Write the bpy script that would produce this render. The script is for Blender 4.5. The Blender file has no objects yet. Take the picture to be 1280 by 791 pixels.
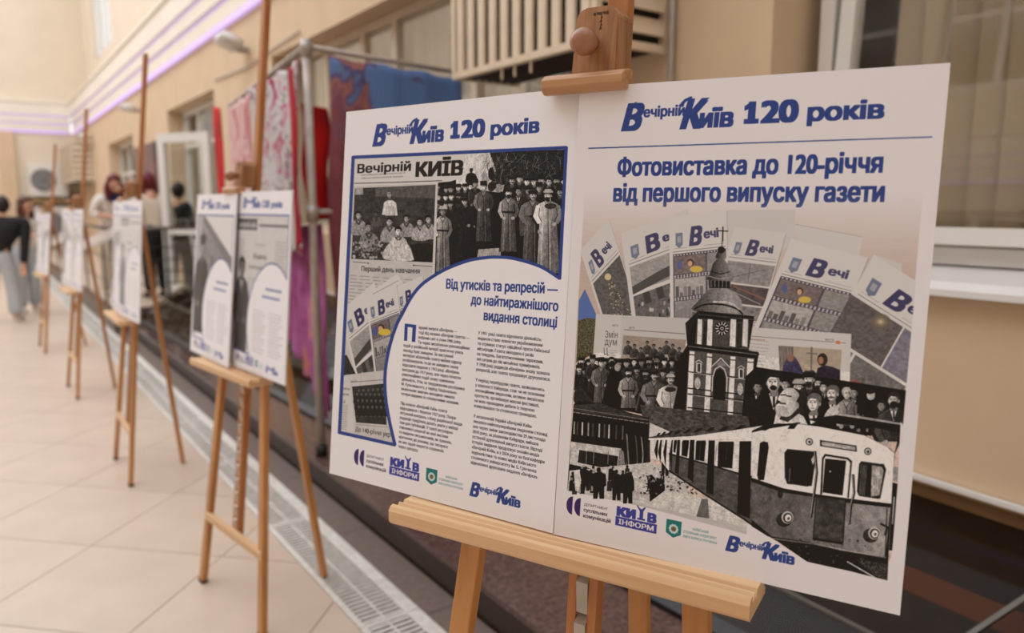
import bpy, bmesh, math, random
import numpy as np
from mathutils import Vector, Matrix, Quaternion

scene = bpy.context.scene
C = scene.collection
R = math.radians
# ---------------------------------------------------------------- camera
cam_d = bpy.data.cameras.new('camera'); cam = bpy.data.objects.new('camera', cam_d); C.objects.link(cam)
cam.location = (0, 0, 1.43); cam.rotation_euler = (R(90-8.3817), 0, R(-35.3103))
cam_d.sensor_width = 36; cam_d.lens = 940/1280*36; cam_d.clip_start = .05; cam_d.clip_end = 200
cam_d.dof.use_dof = True; cam_d.dof.focus_distance = 1.0; cam_d.dof.aperture_fstop = 3.0; cam_d.dof.aperture_blades = 9
scene.camera = cam
# ---------------------------------------------------------------- daylight: bright overcast sky over a glazed courtyard
world = bpy.data.worlds.new('world'); scene.world = world; world.use_nodes = True
wn = world.node_tree.nodes; bg = wn['Background']; bg.inputs[0].default_value = (.94, .965, 1.04, 1); bg.inputs[1].default_value = 1.34
def area(name, loc, rot, sx, sy, power, col):
    l = bpy.data.lights.new(name, 'AREA'); l.shape = 'RECTANGLE'; l.size = sx; l.size_y = sy; l.energy = power; l.color = col
    o = bpy.data.objects.new(name, l); o.location = loc; o.rotation_euler = rot; C.objects.link(o); return o
area('skylight', (-2.5, 12.5, 9.2), (0, 0, 0), 7, 20, 700, (1, .975, .95))
vs = scene.view_settings; scene.display_settings.display_device = 'sRGB'
vs.view_transform = 'Standard'; vs.look = 'None'; vs.exposure = 0.08; vs.gamma = 1.0; vs.use_curve_mapping = False

# ---------------------------------------------------------------- helpers
def srgb(c): return tuple(((v/12.92) if v <= .04045 else ((v+.055)/1.055)**2.4) for v in c)
def new_mat(name):
    m = bpy.data.materials.new(name); m.use_nodes = True; nt = m.node_tree; return m, nt, nt.nodes['Principled BSDF']
def mat(name, col, rough=.6, var=.06, scale=6.0, metal=0.0, bump=0.0, stretch=(1, 1, 1), spec=.5, detail=4):
    """plain surface with a procedural variation; col in sRGB"""
    m, nt, b = new_mat(name); L = nt.links
    tc = nt.nodes.new('ShaderNodeTexCoord'); mp = nt.nodes.new('ShaderNodeMapping'); mp.inputs['Scale'].default_value = [scale*s for s in stretch]
    nz = nt.nodes.new('ShaderNodeTexNoise'); nz.inputs['Scale'].default_value = 1; nz.inputs['Detail'].default_value = detail
    cr_ = nt.nodes.new('ShaderNodeValToRGB'); c = np.array(srgb(col))
    cr_.color_ramp.elements[0].position = .3; cr_.color_ramp.elements[1].position = .7
    cr_.color_ramp.elements[0].color = (*(c*(1-var*1.6)), 1); cr_.color_ramp.elements[1].color = (*np.clip(c*(1+var*1.6), 0, 1), 1)
    L.new(tc.outputs['Object'], mp.inputs[0]); L.new(mp.outputs[0], nz.inputs[0]); L.new(nz.outputs[0], cr_.inputs[0]); L.new(cr_.outputs[0], b.inputs['Base Color'])
    b.inputs['Roughness'].default_value = rough; b.inputs['Metallic'].default_value = metal; b.inputs['Specular IOR Level'].default_value = spec
    if bump:
        bp = nt.nodes.new('ShaderNodeBump'); bp.inputs['Strength'].default_value = bump; bp.inputs['Distance'].default_value = .004
        L.new(nz.outputs[0], bp.inputs['Height']); L.new(bp.outputs[0], b.inputs['Normal'])
    return m
def ramp_mat(name, stops, scale, stretch=(1, 1, 1), rough=.8, detail=5, dist=0.0, kind='noise', bump=0.0, spec=.4):
    m, nt, b = new_mat(name); L = nt.links
    tc = nt.nodes.new('ShaderNodeTexCoord'); mp = nt.nodes.new('ShaderNodeMapping'); mp.inputs['Scale'].default_value = [scale*s for s in stretch]
    if kind == 'noise':
        nz = nt.nodes.new('ShaderNodeTexNoise'); nz.inputs['Scale'].default_value = 1; nz.inputs['Detail'].default_value = detail; nz.inputs['Distortion'].default_value = dist
    else:
        nz = nt.nodes.new('ShaderNodeTexVoronoi'); nz.inputs['Scale'].default_value = 1
    r_ = nt.nodes.new('ShaderNodeValToRGB'); e = r_.color_ramp.elements
    while len(e) < len(stops): e.new(.5)
    for k, (p, c) in enumerate(stops): e[k].position = p; e[k].color = (*srgb(c), 1)
    L.new(tc.outputs['Object'], mp.inputs[0]); L.new(mp.outputs[0], nz.inputs[0]); L.new(nz.outputs[0], r_.inputs[0]); L.new(r_.outputs[0], b.inputs['Base Color'])
    b.inputs['Roughness'].default_value = rough; b.inputs['Specular IOR Level'].default_value = spec
    if bump:
        bp = nt.nodes.new('ShaderNodeBump'); bp.inputs['Strength'].default_value = bump; bp.inputs['Distance'].default_value = .003
        L.new(nz.outputs[0], bp.inputs['Height']); L.new(bp.outputs[0], b.inputs['Normal'])
    return m
def wood(name, light, dark, axis, scale=1.0, rough=.42):
    """straight grain running along the given local axis"""
    m, nt, b = new_mat(name); L = nt.links
    st = [70*scale]*3; st[axis] = 2.2*scale; s2 = [14*scale]*3; s2[axis] = .9*scale
    tc = nt.nodes.new('ShaderNodeTexCoord'); oi = nt.nodes.new('ShaderNodeObjectInfo')
    ad = nt.nodes.new('ShaderNodeVectorMath'); ad.operation = 'ADD'; L.new(tc.outputs['Object'], ad.inputs[0])
    ml = nt.nodes.new('ShaderNodeMath'); ml.operation = 'MULTIPLY'; ml.inputs[1].default_value = 7; L.new(oi.outputs['Random'], ml.inputs[0]); L.new(ml.outputs[0], ad.inputs[1])
    outs = []
    for s_, d in ((st, 3), (s2, 5)):
        mp = nt.nodes.new('ShaderNodeMapping'); mp.inputs['Scale'].default_value = s_; n = nt.nodes.new('ShaderNodeTexNoise'); n.inputs['Scale'].default_value = 1; n.inputs['Detail'].default_value = d; n.inputs['Distortion'].default_value = .3
        L.new(ad.outputs[0], mp.inputs[0]); L.new(mp.outputs[0], n.inputs[0]); outs.append(n.outputs[0])
    mx = nt.nodes.new('ShaderNodeMix'); mx.inputs[0].default_value = .55; L.new(outs[0], mx.inputs[2]); L.new(outs[1], mx.inputs[3])
    cr_ = nt.nodes.new('ShaderNodeValToRGB'); e = cr_.color_ramp.elements; e[0].position = .36; e[1].position = .62; e[0].color = (*srgb(dark), 1); e[1].color = (*srgb(light), 1)
    L.new(mx.outputs[0], cr_.inputs[0]); L.new(cr_.outputs[0], b.inputs['Base Color'])
    bp = nt.nodes.new('ShaderNodeBump'); bp.inputs['Strength'].default_value = .12; bp.inputs['Distance'].default_value = .001; L.new(outs[0], bp.inputs['Height']); L.new(bp.outputs[0], b.inputs['Normal'])
    b.inputs['Roughness'].default_value = rough; b.inputs['Coat Weight'].default_value = .12
    return m
def cloth_mat(name, col, thr=.5):
    """thin fabric that lets the added fill light behind it through"""
    m = bpy.data.materials.new(name); m.use_nodes = True; nt = m.node_tree; nt.nodes.clear(); L = nt.links
    o = nt.nodes.new('ShaderNodeOutputMaterial'); mx = nt.nodes.new('ShaderNodeMixShader'); d = nt.nodes.new('ShaderNodeBsdfDiffuse'); t = nt.nodes.new('ShaderNodeBsdfTranslucent'); n = nt.nodes.new('ShaderNodeTexNoise'); n.inputs['Scale'].default_value = 40
    r_ = nt.nodes.new('ShaderNodeValToRGB'); c = np.array(srgb(col)); r_.color_ramp.elements[0].color = (*(c*.9), 1); r_.color_ramp.elements[1].color = (*c, 1)
    L.new(n.outputs[0], r_.inputs[0]); L.new(r_.outputs[0], d.inputs[0]); L.new(r_.outputs[0], t.inputs[0]); mx.inputs[0].default_value = thr; L.new(d.outputs[0], mx.inputs[1]); L.new(t.outputs[0], mx.inputs[2]); L.new(mx.outputs[0], o.inputs[0]); return m
def emit(name, col, s):
    m, nt, b = new_mat(name); b.inputs['Base Color'].default_value = (*srgb(col), 1); b.inputs['Emission Color'].default_value = (*srgb(col), 1); b.inputs['Emission Strength'].default_value = s; return m
def glass(name, tint, refl=.9, trans=.8, ior=1.5, rough=0.0):
    """architectural pane: fresnel mirror over a tinted see-through layer"""
    m = bpy.data.materials.new(name); m.use_nodes = True; nt = m.node_tree; nt.nodes.clear(); L = nt.links
    o = nt.nodes.new('ShaderNodeOutputMaterial'); mx = nt.nodes.new('ShaderNodeMixShader'); t = nt.nodes.new('ShaderNodeBsdfTransparent'); g = nt.nodes.new('ShaderNodeBsdfGlossy'); f = nt.nodes.new('ShaderNodeFresnel')
    t.inputs[0].default_value = (*[v*trans for v in tint], 1); g.inputs[0].default_value = (refl, refl, refl, 1); g.inputs['Roughness'].default_value = rough; f.inputs['IOR'].default_value = ior
    gm = nt.nodes.new('ShaderNodeNewGeometry'); iv = nt.nodes.new('ShaderNodeMath'); iv.operation = 'SUBTRACT'; iv.inputs[0].default_value = 1; L.new(gm.outputs['Backfacing'], iv.inputs[1])
    ml = nt.nodes.new('ShaderNodeMath'); ml.operation = 'MULTIPLY'; L.new(f.outputs[0], ml.inputs[0]); L.new(iv.outputs[0], ml.inputs[1]); L.new(ml.outputs[0], mx.inputs[0]); L.new(t.outputs[0], mx.inputs[1]); L.new(g.outputs[0], mx.inputs[2]); L.new(mx.outputs[0], o.inputs[0]); return m
def print_mat(name, im, rough=.38):
    m, nt, b = new_mat(name); t = nt.nodes.new('ShaderNodeTexImage'); t.image = im; t.interpolation = 'Cubic'; uv = nt.nodes.new('ShaderNodeUVMap'); uv.uv_map = 'uv'
    nt.links.new(uv.outputs[0], t.inputs[0]); nt.links.new(t.outputs[0], b.inputs['Base Color']); b.inputs['Roughness'].default_value = rough; b.inputs['Specular IOR Level'].default_value = .35; return m

def link(name, me, m, parent=None):
    if m is not None:
        for x in (m if isinstance(m, (list, tuple)) else [m]): me.materials.append(x)
    o = bpy.data.objects.new(name, me); C.objects.link(o)
    if parent is not None: o.parent = parent
    return o
def obj(name, bm, m, parent=None, smooth=False):
    me = bpy.data.meshes.new(name); bmesh.ops.recalc_face_normals(bm, faces=bm.faces); bm.to_mesh(me); bm.free()
    if smooth:
        for p in me.polygons: p.use_smooth = True
    return link(name, me, m, parent)
def tag(o, label=None, cat=None, group=None, kind=None):
    if label: o['label'] = label
    if cat: o['category'] = cat
    if group: o['group'] = group
    if kind: o['kind'] = kind
    return o
def struct(name, bm, m, label=None, smooth=False):
    o = obj(name, bm, m, None, smooth); o['kind'] = 'structure'; o['label'] = label or name.replace('_', ' '); return o
def empty(name, loc, rz=0.0):
    o = bpy.data.objects.new(name, None); o.empty_display_size = .1; C.objects.link(o); o.location = loc; o.rotation_euler = (0, 0, rz); return o
def box(bm, x0, x1, y0, y1, z0, z1, M=None):
    r = bmesh.ops.create_cube(bm, size=1, matrix=Matrix.Translation(((x0+x1)/2, (y0+y1)/2, (z0+z1)/2)) @ Matrix.Diagonal((x1-x0, y1-y0, z1-z0, 1)))
    if M is not None: bmesh.ops.transform(bm, matrix=M, verts=r['verts'])
    return r['verts']
def bbox(x0, x1, y0, y1, z0, z1, bev=0.0, seg=2):
    bm = bmesh.new(); box(bm, x0, x1, y0, y1, z0, z1)
    if bev: bmesh.ops.bevel(bm, geom=list(bm.edges), offset=bev, segments=seg, affect='EDGES', profile=.6)
    return bm
def bar(bm, a, b, w, d=None, side=(1, 0, 0), bev=0.0):
    """rectangular bar between two points; w across 'side', d across the other way"""
    a = Vector(a); b = Vector(b); z = (b-a).normalized(); s = Vector(side); x = (s-z*s.dot(z)).normalized(); y = z.cross(x); d = d or w
    M = Matrix((x, y, z)).transposed().to_4x4(); M.translation = (a+b)/2; L = (b-a).length
    r = bmesh.ops.create_cube(bm, size=1, matrix=M @ Matrix.Diagonal((w, d, L, 1)))
    if bev: bmesh.ops.bevel(bm, geom=list({e for v in r['verts'] for e in v.link_edges}), offset=bev, segments=2, affect='EDGES', profile=.6)
def tube(bm, pts, r, seg=10, caps=True):
    pts = [Vector(p) for p in pts]; rings = []
    for i, p in enumerate(pts):
        t = (pts[min(i+1, len(pts)-1)]-pts[max(i-1, 0)]).normalized(); a = Vector((0, 0, 1)) if abs(t.z) < .9 else Vector((1, 0, 0)); x = t.cross(a).normalized(); y = t.cross(x)
        rr = r[i] if isinstance(r, (list, tuple)) else r
        rings.append([bm.verts.new(p+x*rr*math.cos(k*2*math.pi/seg)+y*rr*math.sin(k*2*math.pi/seg)) for k in range(seg)])
    for A, B in zip(rings[:-1], rings[1:]):
        for k in range(seg): bm.faces.new((A[k], A[(k+1) % seg], B[(k+1) % seg], B[k]))
    if caps: bm.faces.new(rings[0][::-1]); bm.faces.new(rings[-1])
def prism(bm, poly, vec):
    """extrude a planar polygon (3D points) along vec"""
    v = Vector(vec); a = [bm.verts.new(p) for p in poly]; b = [bm.verts.new(Vector(p)+v) for p in poly]; n = len(a)
    bm.faces.new(a[::-1]); bm.faces.new(b)
    for i in range(n): bm.faces.new((a[i], a[(i+1) % n], b[(i+1) % n], b[i]))
def lathe(bm, prof, M, seg=24):
    """prof = (radius, height) pairs turned about local z, placed by M"""
    rings = []
    for r, h in prof: rings.append([bm.verts.new(M @ Vector((r*math.cos(k*2*math.pi/seg), r*math.sin(k*2*math.pi/seg), h))) for k in range(seg)])
    for A, B in zip(rings[:-1], rings[1:]):
        for k in range(seg): bm.faces.new((A[k], A[(k+1) % seg], B[(k+1) % seg], B[k]))
    bm.faces.new(rings[0][::-1]); bm.faces.new(rings[-1])
def copy_tree(o, parent=None):
    c = o.copy(); C.objects.link(c); c.parent = parent
    for ch in list(o.children): copy_tree(ch, c)
    return c
# ---------------------------------------------------------------- materials
M_wall = mat('cream_plaster', (.83, .735, .615), .9, .03, 3, bump=.05)
M_wall2 = mat('pale_plaster', (.88, .825, .745), .9, .02, 2)
M_corn = mat('cornice_plaster', (.93, .90, .85), .8, .02, 2)
M_reveal = mat('reveal_plaster', (.80, .69, .57), .9, .03, 3)
M_tile = mat('beige_floor_tile', (.80, .73, .66), .34, .035, 4, spec=.4)
M_joint = mat('tile_joint', (.66, .59, .52), .8, .05, 20)
M_steel = mat('galvanised_steel', (.87, .86, .83), .5, .08, 30, metal=.1)
M_slot = mat('drain_dark', (.06, .055, .05), .7, .1, 20)
M_strip = mat('brown_stone', (.46, .40, .365), .5, .10, 40)
M_riser = mat('dark_granite_riser', (.22, .165, .14), .35, .15, 60)
M_granite = ramp_mat('red_brown_granite', [(.30, (.27, .20, .185)), (.5, (.37, .285, .265)), (.66, (.43, .34, .32)), (.78, (.60, .52, .50))], 60, rough=.16, detail=6)
M_frame = mat('dark_metal_frame', (.13, .12, .115), .4, .1, 10, metal=.3)
M_pane = glass('dark_sloped_glass', (.84, .76, .66), .5, .82, 1.33, .0)
M_mull = mat('grey_glazing_joint', (.40, .39, .36), .5, .06, 20)
M_basin = ramp_mat('dark_basin_tile', [(.35, (.20, .165, .125)), (.65, (.25, .21, .165))], 5, rough=.6)
M_orange = mat('rust_brown_tile', (.56, .35, .15), .6, .08, 5)
M_white = mat('white_plastic', (.87, .86, .84), .35, .015, 5)
M_sill = mat('white_sill', (.88, .87, .86), .3, .015, 5)
M_chrome = mat('bright_metal_trim', (.72, .71, .70), .25, .04, 20, metal=.9)
M_glass = glass('window_glass', (1, 1, .99), 1.0, .97, 1.75); M_glass3 = glass('coated_glass', (1, 1, .99), 1.0, .98, 2.2)
M_glass2 = glass('facade_glass', (.97, .99, .98), 1.0, .96, 1.7)
M_blind = cloth_mat('beige_blind', (.84, .77, .65), .45)
area('room_fill', (3.0, 11.2, 3.15), (0, 0, 0), .4, 3.0, 10, (1, .95, .88)); area('room_fill', (3.0, 5.0, 3.15), (0, 0, 0), .4, 4.0, 5, (1, .95, .88)); area('room_fill', (3.05, -.2, 3.15), (0, 0, 0), .3, 3.5, 1.5, (1, .93, .84))  # unseen fill lamps added to brighten the rooms, curtain and blind
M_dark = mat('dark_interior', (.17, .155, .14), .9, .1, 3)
M_cage = mat('cream_louvre', (.85, .78, .68), .5, .04, 8)
M_cage_d = mat('cage_shade_and_bars', (.18, .14, .11), .8, .1, 6)
M_pipe = mat('silver_pipe', (.68, .65, .63), .4, .06, 20, metal=.5)
M_led = emit('violet_led', (.79, .70, .94), .52)
W_tray = wood('beech_tray', (.90, .76, .59), (.80, .63, .45), 0)
W_leg = wood('oiled_leg', (.79, .57, .34), (.67, .46, .25), 2)
W_mast = wood('oiled_mast', (.76, .52, .32), (.64, .39, .21), 2)
W_block = wood('clamp_block_wood', (.72, .53, .36), (.54, .37, .23), 2, 2.4)
W_knob = wood('knob_wood', (.66, .47, .35), (.55, .36, .26), 2, 1.2, .3)
W_bar = wood('clamp_bar_wood', (.80, .62, .45), (.66, .47, .31), 0, 2.0)
M_burn = mat('burnt_wood', (.30, .19, .12), .7, .1, 40)
M_rack = mat('zinc_ratchet', (.72, .70, .67), .4, .06, 30, metal=.4)

# ---------------------------------------------------------------- ground
bm = bmesh.new(); box(bm, -8, .955, -4, 26, -.10, -.010); struct('floor', bm, M_joint, 'light beige stone tiled courtyard floor')
floor = bpy.data.objects['floor']
def clip_poly(P, f):
    out = []
    for i in range(len(P)):
        a, b = P[i], P[(i+1) % len(P)]; fa, fb = f(a), f(b)
        if fa >= 0: out.append(a)
        if fa*fb < 0: t = fa/(fa-fb); out.append((a[0]+(b[0]-a[0])*t, a[1]+(b[1]-a[1])*t))
    return out
q = 1/math.sqrt(2); T = .6; s0, t0 = -1.672, 2.68; full = None; random.seed(3)
nt_ = 0
for i in range(-42, 8):
    for j in range(-6, 40):
        S0, S1 = s0+i*T+.002, s0+(i+1)*T-.002; T0, T1 = t0+j*T+.002, t0+(j+1)*T-.002
        P = [((s+t)*q, (t-s)*q) for s, t in ((S0, T0), (S1, T0), (S1, T1), (S0, T1))]
        cx = sum(p[0] for p in P)/4; cy = sum(p[1] for p in P)/4
        if cx < -1.5 or cx > 1.3 or cy < .3 or cy > 23.6 or (cx < -.75 and cy > 8.5): continue
        inside = all(p[0] <= .952 for p in P)
        if inside and full is not None:
            me = full
        else:
            PP = P if inside else clip_poly(P, lambda p: .952-p[0])
            if len(PP) < 3: continue
            b2 = bmesh.new(); prism(b2, [(p[0]-cx, p[1]-cy, -.0095) for p in PP], (0, 0, .0095)); me = bpy.data.meshes.new('floor_tile'); bmesh.ops.recalc_face_normals(b2, faces=b2.faces); b2.to_mesh(me); b2.free(); me.materials.append(M_tile)
            if inside: full = me
        o = bpy.data.objects.new('floor_tile', me); C.objects.link(o); o.parent = floor; o.location = (cx, cy, 0); nt_ += 1
# plain floor further to the left, never more than a sliver in view
bm = bmesh.new(); box(bm, -7.9, -1.75, -3.9, 25.9, -.0098, -.002); box(bm, -1.75, -.95, 9.2, 25.9, -.0098, -.002); box(bm, -1.75, .95, -3.9, -.2, -.0098, -.002); o = obj('floor_field', bm, M_tile, floor); o['kind'] = 'stuff'

# drain: one metre sections, each a frame with a joined set of cross bars
def drain_section(Y0, Y1, fine):
    t = empty('drain_grate', (1.07, (Y0+Y1)/2, -.0135)); L = (Y1-Y0)/2-.002
    b = bmesh.new()
    for x0, x1 in ((-.115, -.092), (.062, .115)): box(b, x0, x1, -L, L, 0, .014)
    for y in (-L, L-.012): box(b, -.092, .062, y, y+.012, 0, .0135)
    obj('frame', b, M_steel, t)
    b = bmesh.new(); n = int(2*L/(.028 if fine else .05))
    for k in range(n):
        y = -L+.012+(2*L-.024)*(k+.5)/n; box(b, -.090, .060, y-(.0065 if fine else .012), y+(.0065 if fine else .012), .006, .0125)
    box(b, -.019, -.011, -L, L, .004, .0128)
    o = obj('cross_bars', b, M_steel, t); o['kind'] = 'stuff'
    b = bmesh.new(); box(b, -.113, .113, -L, L, -.0305, -.028); obj('channel', b, M_slot, t)
    return t
ys = [-.75+k*1.0 for k in range(11)]+[10.25+k*2.0 for k in range(7)]
for k in range(len(ys)-1):
    d = drain_section(ys[k], ys[k+1], ys[k] < 6)
    o_ = ['', '', 'nearest visible', 'second nearest', 'third nearest', 'fourth nearest', 'fifth nearest', 'sixth nearest', 'seventh nearest', 'eighth nearest', 'ninth nearest', 'sixth farthest', 'fifth farthest', 'fourth farthest', 'third farthest', 'second farthest', 'farthest'][k]
    tag(d, o_+' section of slotted steel drain grate along the brown stone strip' if k > 1 else ['steel drain grate section behind the viewer', 'steel drain grate section just below the picture edge'][k], 'drain grate', 'drain grate sections in a row')
bm = bmesh.new(); box(bm, .955, 1.187, -1, 24, -.10, -.045); struct('trim_1', bm, M_slot, 'dark bed of the drain channel')
bm = bmesh.new()
for k in range(31): y = -1.0+k*.80; box(bm, 1.188, 1.322, y, y+.796, -.10, -.001)
struct('trim_2', bm, M_strip, 'narrow brown stone strip between drain and step')
# granite step: riser with a proud tread of slabs
def tread_x(y): return 1.70+(y-1.7)*(1.39-1.70)/(9.07-1.7)
bm = bmesh.new(); box(bm, 1.332, 1.40, -1, 9.46, -.09, .112); struct('trim_3', bm, M_riser, 'dark granite riser of the low step')
step = empty('granite_step', (1.32, 4.5, 0)); tag(step, 'polished red brown granite step running along the wall', 'step')
y = -.5; k = 0
while y < 9.4:
    y1 = min(y+.92, 9.46); b = bmesh.new()
    prism(b, [(1.318-1.32, y-4.5, .112), (tread_x(y)-1.32, y-4.5, .112), (tread_x(y1)-1.32, y1-.003-4.5, .112), (1.318-1.32, y1-.003-4.5, .112)], (0, 0, .025))
    obj('tread_slab', b, M_granite, step); y = y1
# sloped dark glazing between the step and the wall
def slope_z(x, y): return .137-( -.528*(x-1.7)-.022*(y-1.7))/(.849)*1.0 if False else .137+(.528*(x-1.7)+.022*(y-1.7))/.849
glz = empty('sloped_glazing', (1.9, 4.5, 0)); tag(glz, 'dark glass skylight sloping from the granite step up to the wall', 'skylight')
def gp(x, y, dz=0.0): return (x-1.9, y-4.5, slope_z(x, y)+dz)
b = bmesh.new()
for (ya, yb) in ((-.5, 2), (2, 4), (4, 6), (6, 8), (8, 9.46)):
    prism(b, [gp(tread_x(ya)+.004, ya, -.03), gp(tread_x(ya)+.045, ya, -.03), gp(tread_x(yb)+.045, yb, -.03), gp(tread_x(yb)+.004, yb, -.03)], (0, 0, .045))
obj('lower_frame', b, M_frame, glz)
js = [-.5+.31+1.12*k for k in range(9)]+[9.46]; js[0] = -.45
for k in range(len(js)-1):
    ya, yb = js[k]+.008, js[k+1]-.008; sk = .15
    for (xa, xb) in (('t', 1.915), (1.925, 2.385)):
        P = []
        for (yy, xx) in ((ya, xa), (ya, xb), (yb, xb), (yb, xa)):
            X_ = tread_x(yy)+.046 if xx == 't' else xx; P.append(gp(X_, min(yy-(X_-1.73)*.46*(1 if yy < 9.3 else 0), 9.455), 0))
        b = bmesh.new(); prism(b, P, (0, 0, .008)); obj('glass_pane', b, M_pane, glz)
for k in range(len(js)):
    y = js[k]; b = bmesh.new(); a = gp(tread_x(y)+.046, y-(tread_x(y)+.046-1.73)*.46, .006); e = gp(2.385, y-(2.385-1.73)*.46, .006)
    if y > 9.3: a = gp(tread_x(y)+.046, 9.45, .006); e = gp(2.385, 9.45, .006)
    bar(b, a, e, .014, .012, (0, 1, 0)); obj('glazing_bar', b, M_mull, glz)
b = bmesh.new(); bar(b, gp(1.92, -.6, .006), gp(1.92, 9.45, .006), .012, .010, (1, 0, 0)); obj('glazing_bar', b, M_mull, glz)
# tiled bed that shows through the dark glass
for r_, (xa, xb, mm) in enumerate(((1.42, 1.80, M_basin), (1.803, 2.105, M_basin), (2.108, 2.175, M_orange), (2.178, 2.395, M_basin))):
    for k in range(11):
        ya = -.55+k*.91; yb = min(ya+.905, 9.45); xa2 = max(xa, tread_x((ya+yb)/2)+.05)
        if xa2 >= xb-.03: continue
        b = bmesh.new(); prism(b, [gp(xa2, ya, -.055), gp(xb, ya, -.055), gp(xb, yb, -.055), gp(xa2, yb, -.055)], (0, 0, .012)); obj('bed_tile', b, mm, glz)
b = bmesh.new(); bar(b, gp(2.385, -.9, .026), gp(2.385, 9.45, .026), .014, .02, (0, 0, 1)); obj('top_trim', b, M_sill, glz)

# ---------------------------------------------------------------- right wall with openings
XW = 2.4
OPEN = [(-2.6, 1.766, 1.20, 2.95), (2.52, 7.30, 1.20, 2.812), (9.42, 12.03, .27, 2.78), (15.0, 18.0, 1.15, 2.69)]
bm = bmesh.new(); y = -5.0
for (a, b_, z0, z1) in OPEN:
    box(bm, XW, XW+.30, y, a, -.1, 3.36); box(bm, XW, XW+.30, a, b_, -.1, z0); box(bm, XW, XW+.30, a, b_, z1, 3.36); y = b_
box(bm, XW, XW+.30, y, 24.2, -.1, 3.36); struct('wall_right', bm, M_wall, 'cream plastered courtyard wall')
bm = bmesh.new()
UP = [(14.3, 16.2, 5.25, 7.6), (18.9, 22.0, 4.95, 8.0), (8.8, 10.8, 5.25, 7.6)]
y = -5.0
for (a, b_, z0, z1) in sorted(UP):
    box(bm, 2.75, 3.0, y, a, 4.1, 9.4); box(bm, 2.75, 3.0, a, b_, 4.1, z0); box(bm, 2.75, 3.0, a, b_, z1, 9.4); y = b_
box(bm, 2.75, 3.0, y, 24.2, 4.1, 9.4); struct('wall_right_upper', bm, M_wall2, 'pale upper wall set back above the cornice')
# stepped cornice with violet light strips
def cornice(name, M_, L0, L1, lab):
    b = bmesh.new()
    for (d, z0, z1) in ((.045, 3.40, 3.56), (.075, 3.60, 3.76), (.105, 3.80, 4.10), (.135, 4.10, 4.15)): box(b, -d, .35, L0, L1, z0, z1)
    box(b, -.0, .35, L0, L1, 3.36, 4.14); bmesh.ops.transform(b, matrix=M_, verts=b.verts); return struct(name, b, M_corn, lab)
def led(M_, L0, L1, lab):
    t = empty('light_strip', M_ @ Vector((0, (L0+L1)/2, 3.4))); t.rotation_euler = M_.to_euler(); m_ = (L0+L1)/2
    for (d, z, h) in ((.05, 3.335, .055), (.035, 3.565, .028), (.065, 3.765, .028)):
        b = bmesh.new(); box(b, -d, -.001, L0-m_, L1-m_, z-3.4, z+h-3.4); obj('led_profile', b, M_led, t)
    tag(t, lab, 'light strip')
Mr = Matrix.Translation((XW, 0, 0)); cornice('trim_4', Mr, -5, 23.9, 'stepped cream cornice on the right wall'); led(Mr, -4.5, 23.75, 'three violet light lines along the cornice over the exhibition wall')
Me = Matrix.Translation((0, 23.9, 0)) @ Matrix.Rotation(R(90), 4, 'Z'); cornice('trim_5', Me, -2.3, 8, 'stepped cream cornice on the end wall'); led(Me, -2.25, 8, 'three violet light lines on the cornice of the far end wall')
bm = bmesh.new(); box(bm, -8, 2.4, 23.9, 24.2, -.1, 3.36); struct('wall_end', bm, M_wall2, 'pale end wall of the courtyard')
bm = bmesh.new(); box(bm, -8, 2.9, 23.98, 24.3, 4.1, 9.4); struct('wall_end_upper', bm, M_wall2, 'pale upper end wall')
bm = bmesh.new(); box(bm, .62, .98, 23.72, 23.9, -.1, 3.34); box(bm, -.2, .10, 23.72, 23.9, -.1, 3.34); struct('trim_6', bm, M_wall, 'flat pilasters on the end wall')
# opposite and rear walls of the courtyard (seen in the window glass)
bm = bmesh.new(); y = -5
LO = [(-3+2.6*k, -3+2.6*k+1.9) for k in range(10)]
for (a, b_) in LO:
    box(bm, -8.3, -8, y, a, -.1, 9.4); box(bm, -8.3, -8, a, b_, -.1, 1.0); box(bm, -8.3, -8, a, b_, 2.9, 4.9); box(bm, -8.3, -8, a, b_, 7.0, 9.4); y = b_
box(bm, -8.3, -8, y, 24.2, -.1, 9.4); struct('wall_left', bm, M_wall2, 'pale facade across the courtyard')
Ml = Matrix.Translation((-8, 18.9, 0)) @ Matrix.Rotation(R(180), 4, 'Z'); cornice('trim_7', Ml, -5, 23.9, 'cornice of the facade across'); led(Ml, -4.9, 23.8, 'three violet light lines on the facade across the courtyard')
bm = bmesh.new(); box(bm, -8, 2.7, -5.3, -5, -.1, 9.4); struct('wall_back', bm, M_wall, 'wall behind the viewer')
bm = bmesh.new(); box(bm, -8.8, -8.6, -5, 24, -.1, 9.4); struct('wall_left_core', bm, M_dark, 'dark rooms behind the windows across')

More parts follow.
